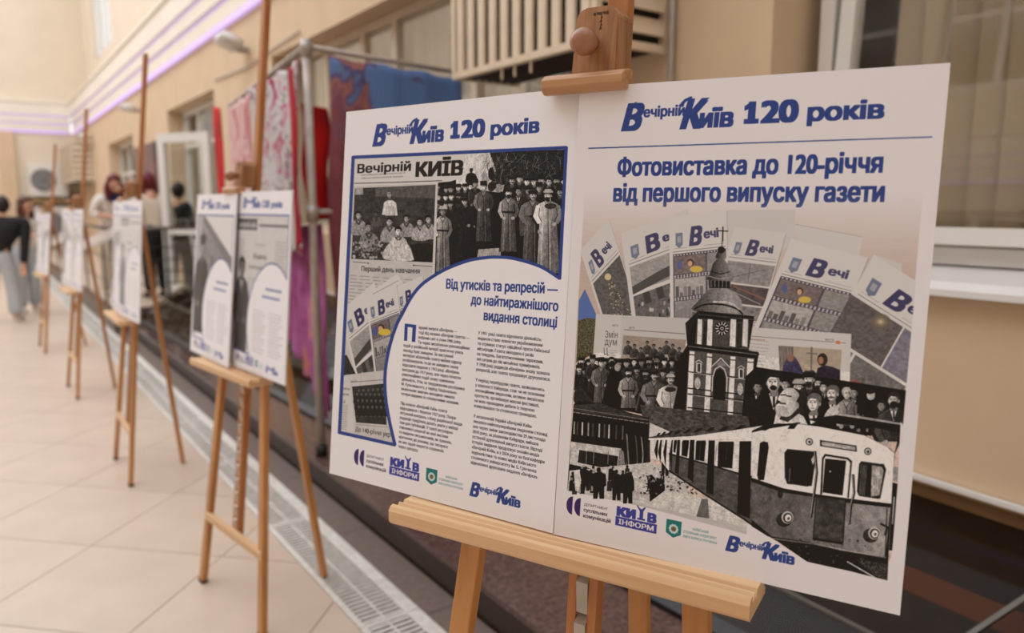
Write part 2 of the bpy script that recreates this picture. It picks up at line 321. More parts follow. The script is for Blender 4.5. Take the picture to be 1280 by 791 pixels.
win_n = [0]
def window(name, x, y0, y1, z0, z1, cols, frame=.07, depth=.07, gl=None, bm_mat=None, tr=None, lab=None, sgn=1):
    """framed window in a wall plane x = const; cols = list of mullion positions (fractions)"""
    t = empty(name, (x, (y0+y1)/2, z0)); t['kind'] = 'structure'; t['label'] = lab or 'white framed window'
    m_ = (y0+y1)/2; f = bmesh.new(); W = (y1-y0)/2; H = z1-z0
    box(f, 0, depth, -W, W, 0, frame); box(f, 0, depth, -W, W, H-frame, H); box(f, 0, depth, -W, -W+frame, frame, H-frame); box(f, 0, depth, W-frame, W, frame, H-frame)
    for c_ in cols: box(f, .002, depth-.002, -W+2*W*c_-frame*.55, -W+2*W*c_+frame*.55, frame, H-frame)
    if tr: box(f, .003, depth-.003, -W+frame, W-frame, H*tr-frame*.4, H*tr+frame*.4)
    obj('window_frame', f, bm_mat or M_white, t)
    e = [0]+list(cols)+[1]
    for a, b_ in zip(e[:-1], e[1:]):
        p = bmesh.new(); box(p, depth*.45, depth*.45+.008, -W+2*W*a+frame*.5, -W+2*W*b_-frame*.5, frame*.9, H-frame*.9); obj('pane', p, gl or M_glass, t)
    return t

# nearest window: tilted sash, vertical blinds behind
w1 = window('window_1', 2.59, -2.55, 1.70, 1.24, 2.95, [.68], .055, .07, lab='white framed window nearest the viewer with vertical blinds')
for o in list(w1.children):
    if o.name.startswith('pane'): bpy.data.objects.remove(o)
for (ya, yb) in ((-2.4, .28), (.40, 1.625)):
    m_ = (ya+yb)/2-w1.location.y; s_ = empty('sash', (2.565-2.59, m_, .065)); s_.parent = w1; s_.rotation_euler = (0, R(4.2), 0); W = (yb-ya)/2; b = bmesh.new()
    for bx in ((-W, W, 0, .055), (-W, W, 1.545, 1.60), (-W, -W+.055, .055, 1.545), (W-.055, W, .055, 1.545)): box(b, -.03, .03, *bx)
    obj('sash_frame', b, M_white, s_); b = bmesh.new(); box(b, -.004, .004, -W+.05, W-.05, .05, 1.55); obj('pane', b, M_glass, s_)
b = bmesh.new()
prism(b, [(2.335, -2.6, 1.163), (2.335, -2.6, 1.183), (2.36, -2.6, 1.205), (2.60, -2.6, 1.235), (2.60, -2.6, 1.20), (2.35, -2.6, 1.163)], (0, 4.38, 0)); struct('trim_8', b, M_sill, 'white sill of the nearest window')
bl = empty('vertical_blind', (2.80, -.4, 2.95)); tag(bl, 'beige vertical blind hanging behind the nearest window', 'blind')
b = bmesh.new(); box(b, -.02, .02, -2.1, 2.05, -.02, .02); obj('rail', b, M_white, bl)
b = bmesh.new(); box(b, -.0015, .0015, -.047, .047, -1.72, -.01); me = bpy.data.meshes.new('blind_slat'); b.to_mesh(me); b.free(); me.materials.append(M_blind)
for k in range(44):
    y = -2.08+k*.094
    if 2.2 > y+.0 : pass
    if y > 1.93: break
    o = bpy.data.objects.new('blind_slat', me); C.objects.link(o); o.parent = bl; o.location = (0, y, 0); o.rotation_euler = (0, 0, R(24))
# big strip window behind the cage
w2 = window('window_2', 2.58, 2.54, 7.28, 1.20, 2.81, [.13, .32, .545, .66, .82], .06, .07, lab='long strip window behind the louvred cage', tr=None, gl=M_glass3, bm_mat=mat('cream_frame', (.80, .74, .65), .5, .03, 6))
cu_ = empty('curtain', (2.70, 4.9, 2.8)); tag(cu_, 'pale curtain drawn behind the long strip window', 'curtain')
b = bmesh.new(); vs_ = []
for k in range(160):
    y = -2.35+4.7*k/159; x = .02*math.sin(k*.9); vs_.append((b.verts.new((x, y, 0)), b.verts.new((x*1.3, y, -1.6))))
for A, B in zip(vs_[:-1], vs_[1:]): b.faces.new((A[0], B[0], B[1], A[1]))
obj('curtain_cloth', b, cloth_mat('pale_curtain', (.95, .91, .83), .5), cu_, True)
# garden door recess and its open white leaf
w3 = window('door_1', 2.60, 9.45, 12.0, .28, 2.77, [.30, .66], .07, .07, tr=.80, gl=M_glass2, lab='glazed door opening onto the terrace')
w4 = window('window_4', 2.60, 15.03, 17.97, 1.16, 2.68, [.33, .66], .07, .07, tr=.6, gl=M_glass2, lab='far white window in the right wall')
M_room = mat('dim_room', (.55, .50, .44), .9, .1, 2)
bm = bmesh.new(); box(bm, 3.3, 3.4, -5, 24, -.1, 3.3); box(bm, 2.7, 3.3, -5, 24, 3.2, 3.3); box(bm, 2.7, 3.3, -5, 24, -.1, 0); struct('wall_right_core', bm, M_room, 'dim rooms behind the windows')
dl = empty('glass_door', (2.37, 9.60, .275), math.atan2(.76, -.46)); tag(dl, 'open white framed glass door standing out over the terrace', 'door')
b = bmesh.new(); W = .84
for bx in ((0, W, 0, .16), (0, W, 1.92, 2.03), (0, .11, .16, 1.92), (W-.11, W, .16, 1.92)): box(b, bx[0], bx[1], -.03, .03, bx[2], bx[3])
box(b, .12, W-.12, -.025, .025, .80, .88); df = obj('door_frame', b, M_white, dl); b = bmesh.new(); box(b, .10, W-.10, -.004, .004, .15, 1.93); obj('pane', b, M_glass2, dl)
b = bmesh.new(); bar(b, (W-.055, -.06, 1.02), (W-.17, -.06, 1.02), .02, .015); bar(b, (W-.055, -.03, 1.02), (W-.055, -.065, 1.02), .02); obj('handle', b, M_chrome, df)
for k, (a, b_, z0, z1) in enumerate(UP):
    window('window_%d' % (5+k), 2.85, a+.02, b_-.02, z0+.02, z1-.02, [.5], .15, .07, tr=.68, gl=M_glass2, lab='white window high in the set back upper wall')
n_ = 8
for (a, b_) in LO:
    for (z0, z1) in ((1.0, 2.9), (4.9, 7.0)):
        t = window('window_%d' % n_, -8.2, a+.02, b_-.02, z0+.02, z1-.02, [.5], .10, .07, tr=.6, gl=M_glass2, lab='white window of the facade across the courtyard'); n_ += 1

# louvred cages round air conditioners
def cage(name, x0, y0, y1, z0, z1, n, lab, rows):
    D = XW-x0; t = empty(name, (x0, y0, z0)); H = z1-z0; L = y1-y0; tag(t, lab, 'cage')
    b = bmesh.new()
    for z in (0, H-.03): box(b, 0, .035, 0, L, z, z+.03); box(b, .035, D, 0, .03, z, z+.03); box(b, .035, D, L-.03, L, z, z+.03)
    for (x, y) in ((0, 0), (0, L-.03), (D-.03, 0), (D-.03, L-.03)): box(b, x, x+.03, y, y+.03, .03, H-.03)
    cf_ = obj('cage_frame', b, M_cage, t)
    pw = (L-.14)/(n-1)*.36; sl = bmesh.new(); box(sl, -.010, .006, -pw, pw, .03, H-.03); bmesh.ops.bevel(sl, geom=[e for e in sl.edges if abs(e.verts[0].co.z-e.verts[1].co.z) > .1], offset=.005, segments=2, affect='EDGES'); me = bpy.data.meshes.new('slat'); sl.to_mesh(me); sl.free(); me.materials.append(M_cage)
    for k in range(n):
        o = bpy.data.objects.new('slat', me); C.objects.link(o); o.parent = t; o.location = (.014, .07+(L-.14)*k/(n-1), 0); o.rotation_euler = (0, 0, R(-6))
    for k in range(rows):
        z = .05+(H-.1)*(k+.5)/rows; b = bmesh.new(); box(b, .03, D-.03, -.005, .005, -(H-.1)/rows*.40, (H-.1)/rows*.40); bmesh.ops.transform(b, matrix=Matrix.Translation((0, .012, z)) @ Matrix.Rotation(R(-22), 4, 'X'), verts=b.verts); obj('louvre', b, M_cage, t)
    b = bmesh.new(); box(b, .05, D-.012, .045, L-.045, .035, H-.04); bmesh.ops.bevel(b, geom=list(b.edges), offset=.01, segments=1, affect='EDGES'); obj('shade_box', b, M_cage_d, t)  # dark box standing in for the shade between the slats
    for k in range(7):
        b = bmesh.new(); x = .055+(D-.1)*k/6.5; box(b, x, x+.018, .03, L-.03, .004, .018); obj('bottom_bar', b, M_cage_d, t)
    return t
cg = cage('louvred_cage', 2.0, 2.267, 3.341, 2.05, 3.0, 11, 'large cream louvred cage jutting from the wall above the nearest posters', 9)
for (y) in (2.83, 2.93, 2.71):
    b = bmesh.new(); tube(b, [(.02, y-2.267, .0), (.02, y-2.267, -.05)], .006, 8); obj('hook', b, M_cage, [o for o in cg.children if o.name.startswith('cage_frame')][0])
def ac(loc, rz, w, h, d, lab, group=None, name='air_conditioner'):
    t = empty(name, loc, rz); tag(t, lab, 'air conditioner', group)
    obj('casing', bbox(-w/2, w/2, -d, 0, 0, h, .02), M_white, t)
    cx = -w*.12; r = h*.36; Mx = Matrix.Translation((cx, -d-.001, h*.5)) @ Matrix.Rotation(R(90), 4, 'X')
    b = bmesh.new(); lathe(b, [(r, -.012), (r, .0), (r*.96, .006), (r*.2, .006)], Mx, 32); fo = obj('fan_opening', b, mat('fan_grey', (.40, .39, .40), .6, .08, 12), t)
    for k in range(5):
        b = bmesh.new(); rr = r*(.25+.18*k); pts = [(cx+rr*math.cos(a), -d-.012, h*.5+rr*math.sin(a)) for a in np.linspace(0, 2*math.pi, 30)]; tube(b, pts, .004, 5, False); obj('grille_ring', b, M_white, fo)
    for s_ in (-1, 1): b = bmesh.new(); box(b, s_*w*.35-.02, s_*w*.35+.02, -d-.02, .05, -.05, -.002); obj('bracket', b, M_pipe, t)
    return t
c2 = cage('louvred_cage', 1.93, 20.4, 23.4, 1.98, 2.88, 18, 'distant cream louvred cage in the far corner of the courtyard', 6)
ac((1.67, 23.89, 1.67), 0, .90, .84, .32, 'upper white air conditioner with grey fan on the end wall')
ac((1.74, 23.89, .50), 0, .90, .92, .32, 'lower white air conditioner with grey fan on the end wall')
b = bmesh.new(); box(b, 1.2, 2.36, 23.45, 23.89, 1.50, 1.62); o = obj('shelf', b, mat('ochre_ledge', (.55, .44, .30), .8, .1, 5)); tag(o, 'ochre ledge under the upper air conditioner on the end wall', 'ledge')
b = bmesh.new(); tube(b, [(2.375, 2.23, .62), (2.375, 2.23, 3.34)], .013, 12); o = obj('conduit', b, M_pipe, None, True); tag(o, 'thin silver conduit running up the wall beside the louvred cage', 'pipe')
for (y, lab, rz) in ((8.0, 'small white floodlight over the left end of the hanging cloths', 20), (14.0, 'small white floodlight between the terrace door and the far window', 10), (20.2, 'most distant small white floodlight near the far corner', 10)):
    t = empty('floodlight', (2.39, y, 2.98), 0); tag(t, lab, 'floodlight')
    b = bmesh.new(); box(b, -.10, 0, -.03, .03, -.03, .03); obj('bracket', b, M_pipe, t)
    b = bmesh.new(); box(b, -.30, -.08, -.16, .16, -.05, .05); bmesh.ops.bevel(b, geom=list(b.edges), offset=.02, segments=2, affect='EDGES'); bmesh.ops.transform(b, matrix=Matrix.Rotation(R(rz), 4, 'Y'), verts=b.verts); obj('housing', b, M_white, t, True)
b = bmesh.new(); tube(b, [(2.385, 9.3, 2.86), (2.385, 8.0, 2.82), (2.385, 7.35, 2.86), (2.385, 6.5, 2.90)], .008, 6); o = obj('cable', b, M_pipe); tag(o, 'thin grey cable pinned to the wall over the terrace door', 'cable')

# dark painted board leaning by the far window
b = bbox(-.03, .03, -.85, .85, 0, 1.85, .005); o = obj('painted_board', b, ramp_mat('brown_painting', [(.3, (.33, .26, .25)), (.5, (.45, .36, .34)), (.62, (.55, .38, .37)), (.75, (.40, .42, .36))], 3, rough=.6)); o.location = (2.28, 13.55, .55); o.rotation_euler = (0, R(2), 0); tag(o, 'large dark brown painted board on the wall past the terrace door', 'painting')

# ---------------------------------------------------------------- terrace, railing, ramp handrail
bm = bmesh.new(); box(bm, 1.19, 2.4, 9.5, 23.9, -.1, .235); struct('trim_9', bm, M_strip, 'raised terrace base')
bm = bmesh.new(); box(bm, 1.17, 1.23, 9.47, 23.9, .235, .268); box(bm, 1.23, 2.4, 9.47, 9.53, .235, .268); struct('trim_10', bm, mat('brown_nosing', (.40, .27, .20), .5, .1, 20), 'brown edge of the raised terrace')
ter = empty('terrace_paving', (1.8, 14, .235)); tag(ter, 'beige tiles laid on the raised terrace', 'paving')
for i in range(2):
    for j in range(17):
        b = bmesh.new(); x0 = 1.233+i*.583; y0 = 9.533+j*.84; box(b, x0-1.8, x0+.58-1.8, y0-14, min(y0+.836, 23.88)-14, 0, .034); obj('terrace_tile', b, M_tile, ter)
rl = empty('terrace_railing', (1.8, 9.54, .27)); tag(rl, 'dark metal railing with thin horizontal bars at the terrace edge', 'railing')
M_rail = mat('brushed_rail', (.42, .38, .36), .35, .08, 20, metal=.7)
b = bmesh.new(); tube(b, [(-.56, 0, .90), (.52, 0, .90)], .02, 10); obj('handrail', b, M_rail, rl, True)
for z in (.12, .26, .40, .54, .68): b = bmesh.new(); tube(b, [(-.56, 0, z), (.52, 0, z)], .007, 8); obj('rail_bar', b, M_frame, rl)
for x in (-.56, .0, .50): b = bmesh.new(); tube(b, [(x, 0, 0), (x, 0, .9)], .018, 10); obj('post', b, M_frame, rl)
b = bmesh.new(); tube(b, [(-.57, .02, .9), (-.57, 3.2, .9)], .016, 8); obj('side_handrail', b, M_frame, rl, True)
for z in (.26, .54): b = bmesh.new(); tube(b, [(-.57, .02, z), (-.57, 3.2, z)], .005, 6); obj('rail_bar', b, M_frame, rl)
hr = empty('ramp_handrail', (1.14, 10, 0)); tag(hr, 'white sloping handrail beside the terrace', 'handrail')
b = bmesh.new(); bar(b, (0, -1.95, 1.20), (0, 2.0, .86), .10, .06, (0, 0, 1)); obj('handrail', b, M_sill, hr)
b = bmesh.new(); bar(b, (0, 4.0, .90), (0, 6.6, .72), .07, .05, (0, 0, 1)); obj('handrail', b, M_white, hr)
for (y, z) in ((-1.8, 1.17), (.1, 1.0), (1.9, .85), (4.1, .87), (6.4, .72)): b = bmesh.new(); tube(b, [(0.068, y, -.001), (0.068, y, z-.03), (0.0, y, z)], .012, 8); obj('post', b, M_rail, hr)

# ---------------------------------------------------------------- pipe frame with hanging cloths
A_, B_, D_ = Vector((1.375, 3.66, 0)), Vector((1.672, 6.10, 0)), Vector((2.36, 3.863, 0))
pf = empty('display_frame', (1.375, 3.66, .137)); tag(pf, 'tall silver pipe frame carrying painted cloths by the wall', 'frame'); zt = 2.19-.137
M_tube = mat('scuffed_pipe', (.70, .66, .63), .45, .10, 14, metal=.3)
for (P, zb, r_, n_) in ((A_, .0, .021, 'post'), (B_, slope_z(B_.x, B_.y)+.008-.137, .018, 'post'), (D_, slope_z(D_.x, D_.y)+.03-.137, .018, 'post')):
    b = bmesh.new(); p = P-A_; tube(b, [(p.x, p.y, zb+.03), (p.x, p.y, zt)], r_, 12); obj(n_, b, M_tube, pf, True)
    b = bmesh.new(); tube(b, [(p.x, p.y, zb), (p.x, p.y, zb+.06)], r_*1.5, 12); obj('foot', b, M_frame, pf, True)
for (a, b_, z, r_) in ((A_, B_, zt, .018), (A_, D_, zt, .014), (A_, D_, 1.40-.137, .014)):
    b = bmesh.new(); p0 = a-A_; p1 = b_-A_; tube(b, [(p0.x, p0.y, z), (p1.x, p1.y, z)], r_, 12); obj('rail', b, M_tube, pf, True)
for (p, z) in ((A_, zt), (A_, 1.40-.137)): b = bmesh.new(); tube(b, [(0, 0, z-.045), (0, 0, z+.03)], .028, 12); obj('coupling', b, M_pipe, pf, True)
def cloth(P0, P1, s0_, s1_, zt0, zt1, zb0, zb1, m, off, lab, folds=5, amp=.02, seed=0, slack=.0, name='hanging_cloth', drift=0.0):
    d = (P1-P0); L = d.length*(s1_-s0_); u = d.normalized(); n = Vector((-u.y, u.x, 0)); o0 = P0+d*s0_
    NX, NZ = max(10, int(abs(L)/.03)), 36; g = random.Random(seed); ph = [g.uniform(0, 6.3) for _ in range(4)]
    b = bmesh.new(); V = []
    for side in (0, 1):
        rows = []
        for j in range(NZ+1):
            t = j/NZ; row = []
            for i in range(NX+1):
                s = i/NX; z = (zt0+(zt1-zt0)*s)*(1-t)+(zb0+(zb1-zb0)*s)*t - slack*math.sin(math.pi*s*3)**2*(1-t)
                w = amp*(.35+.9*t)*(math.sin(folds*6.28*s+ph[0])+.5*math.sin(folds*2.3*6.28*s+ph[1]+t*1.5))+amp*.5*math.sin(t*7+ph[2]+s*4)
                p = u*(L*s+drift*t*(1-s)+.012*math.sin(t*9+ph[3]))+n*(w+off+side*.003); row.append(b.verts.new((p.x, p.y, z-zt0)))
            rows.append(row)
        V.append(rows)
        for j in range(NZ):
            for i in range(NX): b.faces.new((rows[j][i], rows[j][i+1], rows[j+1][i+1], rows[j+1][i]))
    for j in range(NZ):
        for i in (0, NX): b.faces.new((V[0][j][i], V[1][j][i], V[1][j+1][i], V[0][j+1][i]))
    for i in range(NX):
        for j in (0, NZ): b.faces.new((V[0][j][i], V[1][j][i], V[1][j][i+1], V[0][j][i+1]))
    o = obj(name, b, m, None, True); o.location = (o0.x, o0.y, zt0); tag(o, lab, 'cloth'); return o
C_floral = ramp_mat('grey_floral_cloth', [(.34, (.55, .10, .22)), (.41, (.76, .42, .55)), (.46, (.74, .74, .74)), (.56, (.78, .78, .77)), (.61, (.45, .38, .37)), (.66, (.74, .62, .74)), (.72, (.62, .16, .24))], 9, (1, 1, .8), detail=2.5, dist=1.4)
C_pink = ramp_mat('faded_pink_cloth', [(.38, (.66, .22, .32)), (.44, (.82, .62, .62)), (.56, (.82, .72, .70)), (.64, (.74, .48, .52))], 8, (1, 1, .5), detail=3, dist=.8)
C_red = ramp_mat('red_cloth', [(.35, (.60, .06, .07)), (.6, (.80, .08, .08)), (.72, (.72, .12, .13))], 4, detail=3)
C_dkred = ramp_mat('dark_red_cloth', [(.35, (.50, .05, .10)), (.65, (.66, .12, .18))], 5, detail=3)
C_mag = ramp_mat('magenta_cloth', [(.30, (.50, .20, .40)), (.45, (.62, .30, .52)), (.60, (.66, .38, .60)), (.68, (.78, .50, .42)), (.74, (.60, .26, .48))], 5, detail=4, dist=.6)
def painted_cloth():
    m, nt, b = new_mat('blue_painted_cloth'); L = nt.links; tc = nt.nodes.new('ShaderNodeTexCoord'); sp = nt.nodes.new('ShaderNodeSeparateXYZ'); L.new(tc.outputs['Object'], sp.inputs[0])
    nz = nt.nodes.new('ShaderNodeTexNoise'); nz.inputs['Scale'].default_value = 4.2; nz.inputs['Detail'].default_value = 4; nz.inputs['Distortion'].default_value = .7; L.new(tc.outputs['Object'], nz.inputs[0])
    # rose to the lower left, blue to the upper right
    a = nt.nodes.new('ShaderNodeMath'); a.operation = 'MULTIPLY_ADD'; a.inputs[1].default_value = .42; a.inputs[2].default_value = .24; L.new(sp.outputs[0], a.inputs[0])
    a2 = nt.nodes.new('ShaderNodeMath'); a2.operation = 'MULTIPLY_ADD'; a2.inputs[1].default_value = .42; L.new(sp.outputs[2], a2.inputs[0]); L.new(a.outputs[0], a2.inputs[2])
    a3 = nt.nodes.new('ShaderNodeMath'); a3.operation = 'MULTIPLY_ADD'; a3.inputs[1].default_value = 1.25; L.new(nz.outputs[0], a3.inputs[0]); L.new(a2.outputs[0], a3.inputs[2])
    r_ = nt.nodes.new('ShaderNodeValToRGB'); e = r_.color_ramp.elements
    while len(e) < 7: e.new(.5)
    for k, (p, c) in enumerate(((.50, (.50, .25, .28)), (.64, (.56, .31, .36)), (.76, (.50, .32, .42)), (.84, (.68, .46, .42)), (.90, (.36, .32, .55)), (.96, (.42, .53, .72)), (1.0, (.38, .52, .76)))): e[k].position = p; e[k].color = (*srgb(c), 1)
    L.new(a3.outputs[0], r_.inputs[0]); L.new(r_.outputs[0], b.inputs['Base Color']); b.inputs['Roughness'].default_value = .75; return m
cloth(A_, B_, .03, .55, 2.14, 2.17, 1.18, 1.20, C_floral, .03, 'grey and pink floral cloth hanging right of the second easel mast', 4, .014, 1, .02)
cloth(A_, B_, .57, .985, 2.15, 2.16, .95, 1.0, C_pink, .03, 'faded pink cloth hanging at the left end of the pipe frame', 3, .014, 2, .02)
cloth(A_, B_, -.01, .40, 1.34, 1.30, .33, .62, C_mag, -.05, 'magenta cloth hanging low behind the second easel', 4, .018, 3, 0)
cloth(A_, B_, 1.04, 1.22, 2.18, 2.24, .80, .9, C_red, .05, 'narrow red cloth at the far end beside the glass door', 2, .012, 4, 0, drift=.1)
cloth(A_, D_, .0, .16, 1.93, 1.92, 1.36, 1.36, C_red, .07, 'bright red cloth hanging just right of the corner post', 1.5, .01, 5)
cloth(A_, B_, -.012, .022, 2.08, 2.10, 1.25, 1.2, C_dkred, .075, 'dark red strip of cloth at the corner post', 1, .008, 6)
cloth(A_, D_, .10, .985, 2.16, 2.16, .62, .55, painted_cloth(), -.03, 'large painted cloth blue above and rose below behind the nearest posters', 3.5, .016, 7, .012)
# ---------------------------------------------------------------- people
def skin_mesh(name, verts, edges, rad, m, parent=None, sub=2, root=0, remesh=None, extra=None):
    me = bpy.data.meshes.new(name); me.from_pydata([Vector(v) for v in verts], edges, []); o = bpy.data.objects.new(name, me); C.objects.link(o)
    sk = o.modifiers.new('skin', 'SKIN'); sk.use_smooth_shade = True
    for i, v in enumerate(me.skin_vertices[0].data):
        r = rad[i]; v.radius = (r, r) if not isinstance(r, tuple) else r; v.use_root = (i == root)
    o.modifiers.new('sub', 'SUBSURF').levels = sub
    bpy.context.view_layer.update(); dg = bpy.context.evaluated_depsgraph_get(); me2 = bpy.data.meshes.new_from_object(o.evaluated_get(dg)); bpy.data.objects.remove(o); bpy.data.meshes.remove(me)
    if extra or remesh:
        b = bmesh.new(); b.from_mesh(me2)
        for (cen, rx, ry, rz, rot) in (extra or []):
            bmesh.ops.create_uvsphere(b, u_segments=20, v_segments=14, radius=1, matrix=Matrix.Translation(cen) @ rot.to_4x4() @ Matrix.Diagonal((rx, ry, rz, 1)))
        b.to_mesh(me2); b.free(); o = bpy.data.objects.new(name, me2); C.objects.link(o)
        rm = o.modifiers.new('re', 'REMESH'); rm.mode = 'VOXEL'; rm.voxel_size = remesh or .012; rm.use_smooth_shade = True
        sm = o.modifiers.new('sm', 'SMOOTH'); sm.iterations = 2; sm.factor = .5
        bpy.context.view_layer.update(); dg = bpy.context.evaluated_depsgraph_get(); me3 = bpy.data.meshes.new_from_object(o.evaluated_get(dg)); bpy.data.objects.remove(o); bpy.data.meshes.remove(me2); me2 = me3
    if extra or remesh:      # keep the one continuous figure only
        b = bmesh.new(); b.from_mesh(me2); b.verts.ensure_lookup_table(); seen = set(); best = []
        for v in b.verts:
            if v.index in seen: continue
            st = [v]; comp_ = []; seen.add(v.index)
            while st:
                w = st.pop(); comp_.append(w)
                for e in w.link_edges:
                    x = e.other_vert(w)
                    if x.index not in seen: seen.add(x.index); st.append(x)
            if len(comp_) > len(best): best = comp_
        keep = set(v.index for v in best); bmesh.ops.delete(b, geom=[v for v in b.verts if v.index not in keep], context='VERTS'); b.to_mesh(me2); b.free()
    me2.name = name; me2.materials.clear(); me2.materials.append(m)
    for p in me2.polygons: p.use_smooth = True
    o = bpy.data.objects.new(name, me2); C.objects.link(o)
    if parent: o.parent = parent
    return o
M_skin = mat('skin', (.80, .60, .50), .55, .03, 8)
def person(loc, rz, H, label, hands, feet, lean=0.0, side=0.0, head_tilt=0.0, head_turn=0.0, top=None, trousers=None, shoes=None, hair=None, long_hair=False, sleeve=1.0, coat_len=0.0, scarf=None, hem=.05, face=True, wide=1.0):
    """figure in a local frame: x right, -y forwards; hands/feet in units of height"""
    h = H; J = {}
    sp = lambda z: (side*max(0, z-.52), -lean*max(0, z-.52), z-(lean**2+side**2)*.25*max(0, z-.52))
    P = {'pelvis': sp(.525), 'waist': sp(.60), 'chest': sp(.70), 'neck0': sp(.81), 'neck1': sp(.86)}
    for s, k in ((-1, 'l'), (1, 'r')):
        P['hip'+k] = (s*.055, 0, .50); fx, fy = feet[0 if s < 0 else 1]; P['ankle'+k] = (fx, fy, .045); P['knee'+k] = ((s*.055+fx)/2, fy/2-.018, .275)
        P['toe'+k] = (fx+s*.012, fy-.085, .018); P['heel'+k] = (fx, fy+.018, .02)
        c = sp(.795); P['sh'+k] = (c[0]+s*.105*wide, c[1], c[2]); hx, hy, hz = hands[0 if s < 0 else 1]; P['wrist'+k] = (hx, hy, hz)
        a = Vector(P['sh'+k]); b = Vector(P['wrist'+k]); mid = (a+b)/2; dd = (b-a).length; bend = math.sqrt(max(0, .165**2-(dd/2)**2)) if dd < .33 else 0
        P['elbow'+k] = tuple(mid+Vector((s*.5, .75, -.45)).normalized()*bend)
    names = []; verts = []; rad = []; edges = []
    def add(n, p, r): names.append(n); verts.append(tuple(v*h for v in p)); rad.append(r*h if not isinstance(r, tuple) else tuple(x*h for x in r)); return len(verts)-1
    add('pelvis', P['pelvis'], .075); add('waist', P['waist'], .062); add('chest', P['chest'], .072); add('neck0', P['neck0'], .040); add('neck1', P['neck1'], .032)
    edges += [(0, 1), (1, 2), (2, 3), (3, 4)]
    for k, s in (('l', -1), ('r', 1)):
        a = add('hip', P['hip'+k], .052); b = add('knee', P['knee'+k], .034); c_ = add('ankle', P['ankle'+k], .022); d = add('toe', P['toe'+k], .017); e = add('heel', P['heel'+k], .018)
        edges += [(0, a), (a, b), (b, c_), (c_, d), (c_, e)]
        a = add('sh', P['sh'+k], .033); b = add('elbow', P['elbow'+k], .024); c_ = add('wrist', P['wrist'+k], .016); edges += [(2, a), (a, b), (b, c_)]
        f = (Vector(P['wrist'+k])-Vector(P['elbow'+k])).normalized(); up = Vector((0, 0, 1)); sd = f.cross(up).normalized() if abs(f.z) < .9 else Vector((1, 0, 0)); w = Vector(P['wrist'+k]); palm = add('palm', tuple(w+f*.028), .017); edges.append((c_, palm))
        for q_, (o_, l) in enumerate(((-.016, .036), (-.006, .042), (.005, .040), (.015, .032))):
            b1 = add('f', tuple(w+f*.046+sd*o_), .0062); b2 = add('f', tuple(w+f*(.046+l*.55)+sd*o_*1.1+Vector((0, 0, -.004))), .0056); b3 = add('f', tuple(w+f*(.046+l*.9)+sd*o_*1.1+Vector((0, 0, -.012))), .0048); edges += [(palm, b1), (b1, b2), (b2, b3)]
        b1 = add('t', tuple(w+f*.024-sd*s*.020), .0068); b2 = add('t', tuple(w+f*.046-sd*s*.030), .0056); edges += [(palm, b1), (b1, b2)]
    hr_ = Matrix.Rotation(head_turn, 3, 'Z') @ Matrix.Rotation(head_tilt, 3, 'X'); nk = Vector(P['neck1'])*h
    hc = nk+hr_ @ Vector((0, -.018*h, .058*h))
    ex = [(hc, .046*h, .056*h, .068*h, hr_), (nk+hr_ @ Vector((0, -.030*h, .022*h)), .032*h, .036*h, .030*h, hr_), (hc+hr_ @ Vector((0, -.058*h, -.012*h)), .008*h, .013*h, .013*h, hr_),
          (hc+hr_ @ Vector((0, -.050*h, -.034*h)), .016*h, .010*h, .006*h, hr_), (hc+hr_ @ Vector((.046*h, 0, -.006*h)), .007*h, .012*h, .018*h, hr_), (hc+hr_ @ Vector((-.046*h, 0, -.006*h)), .007*h, .012*h, .018*h, hr_)]
    body = skin_mesh('person', verts, edges, rad, M_skin, None, 1, 0, .0065, ex); body.location = loc; body.rotation_euler = (0, 0, rz); tag(body, label, 'person')
    # clothes as separate shells
    g = [P[n] for n in ('pelvis', 'hipl', 'kneel', 'anklel', 'hipr', 'kneer', 'ankler', 'waist')]; g = [tuple(v*h for v in p) for p in g]
    if trousers: skin_mesh('trousers', g, [(0, 1), (1, 2), (2, 3), (0, 4), (4, 5), (5, 6), (0, 7)], [r*h for r in (.084, .066, .052, hem, .066, .052, hem, .068)], trousers, body, 2)
    if shoes:
        for k in 'lr': skin_mesh('shoe', [tuple(v*h for v in P[n+k]) for n in ('heel', 'ankle', 'toe')], [(0, 1), (1, 2)], [.024*h, .026*h, .023*h], shoes, body, 2, 1)
    if top:
        V = ['pelvis', 'waist', 'chest', 'neck0', 'shl', 'elbowl', 'shr', 'elbowr']; pv = [Vector(P[n]) for n in V]; pv[0] = pv[0]-Vector((0, 0, coat_len))
        E_ = [(0, 1), (1, 2), (2, 3), (2, 4), (4, 5), (2, 6), (6, 7)]; rr = [.088+coat_len*.2, .076, .088*wide, .048, .046, .036, .046, .036]
        for k, e in (('l', 5), ('r', 7)):
            w = Vector(P['elbow'+k]).lerp(Vector(P['wrist'+k]), sleeve); pv.append(w); rr.append(.028); E_.append((e, len(pv)-1))
        skin_mesh('top', [tuple(v*h) for v in pv], E_, [r*h for r in rr], top, body, 2, 2)
    if scarf: skin_mesh('scarf', [tuple(Vector(sp(.80))*h+Vector((x*h, y*h, z*h))) for x, y, z in ((-.045, .0, .02), (0, -.05, -.005), (.045, 0, .02), (0, .04, .03), (0, -.06, -.06))], [(0, 1), (1, 2), (2, 3), (3, 0), (1, 4)], [.032*h]*5, scarf, body, 2, 1)
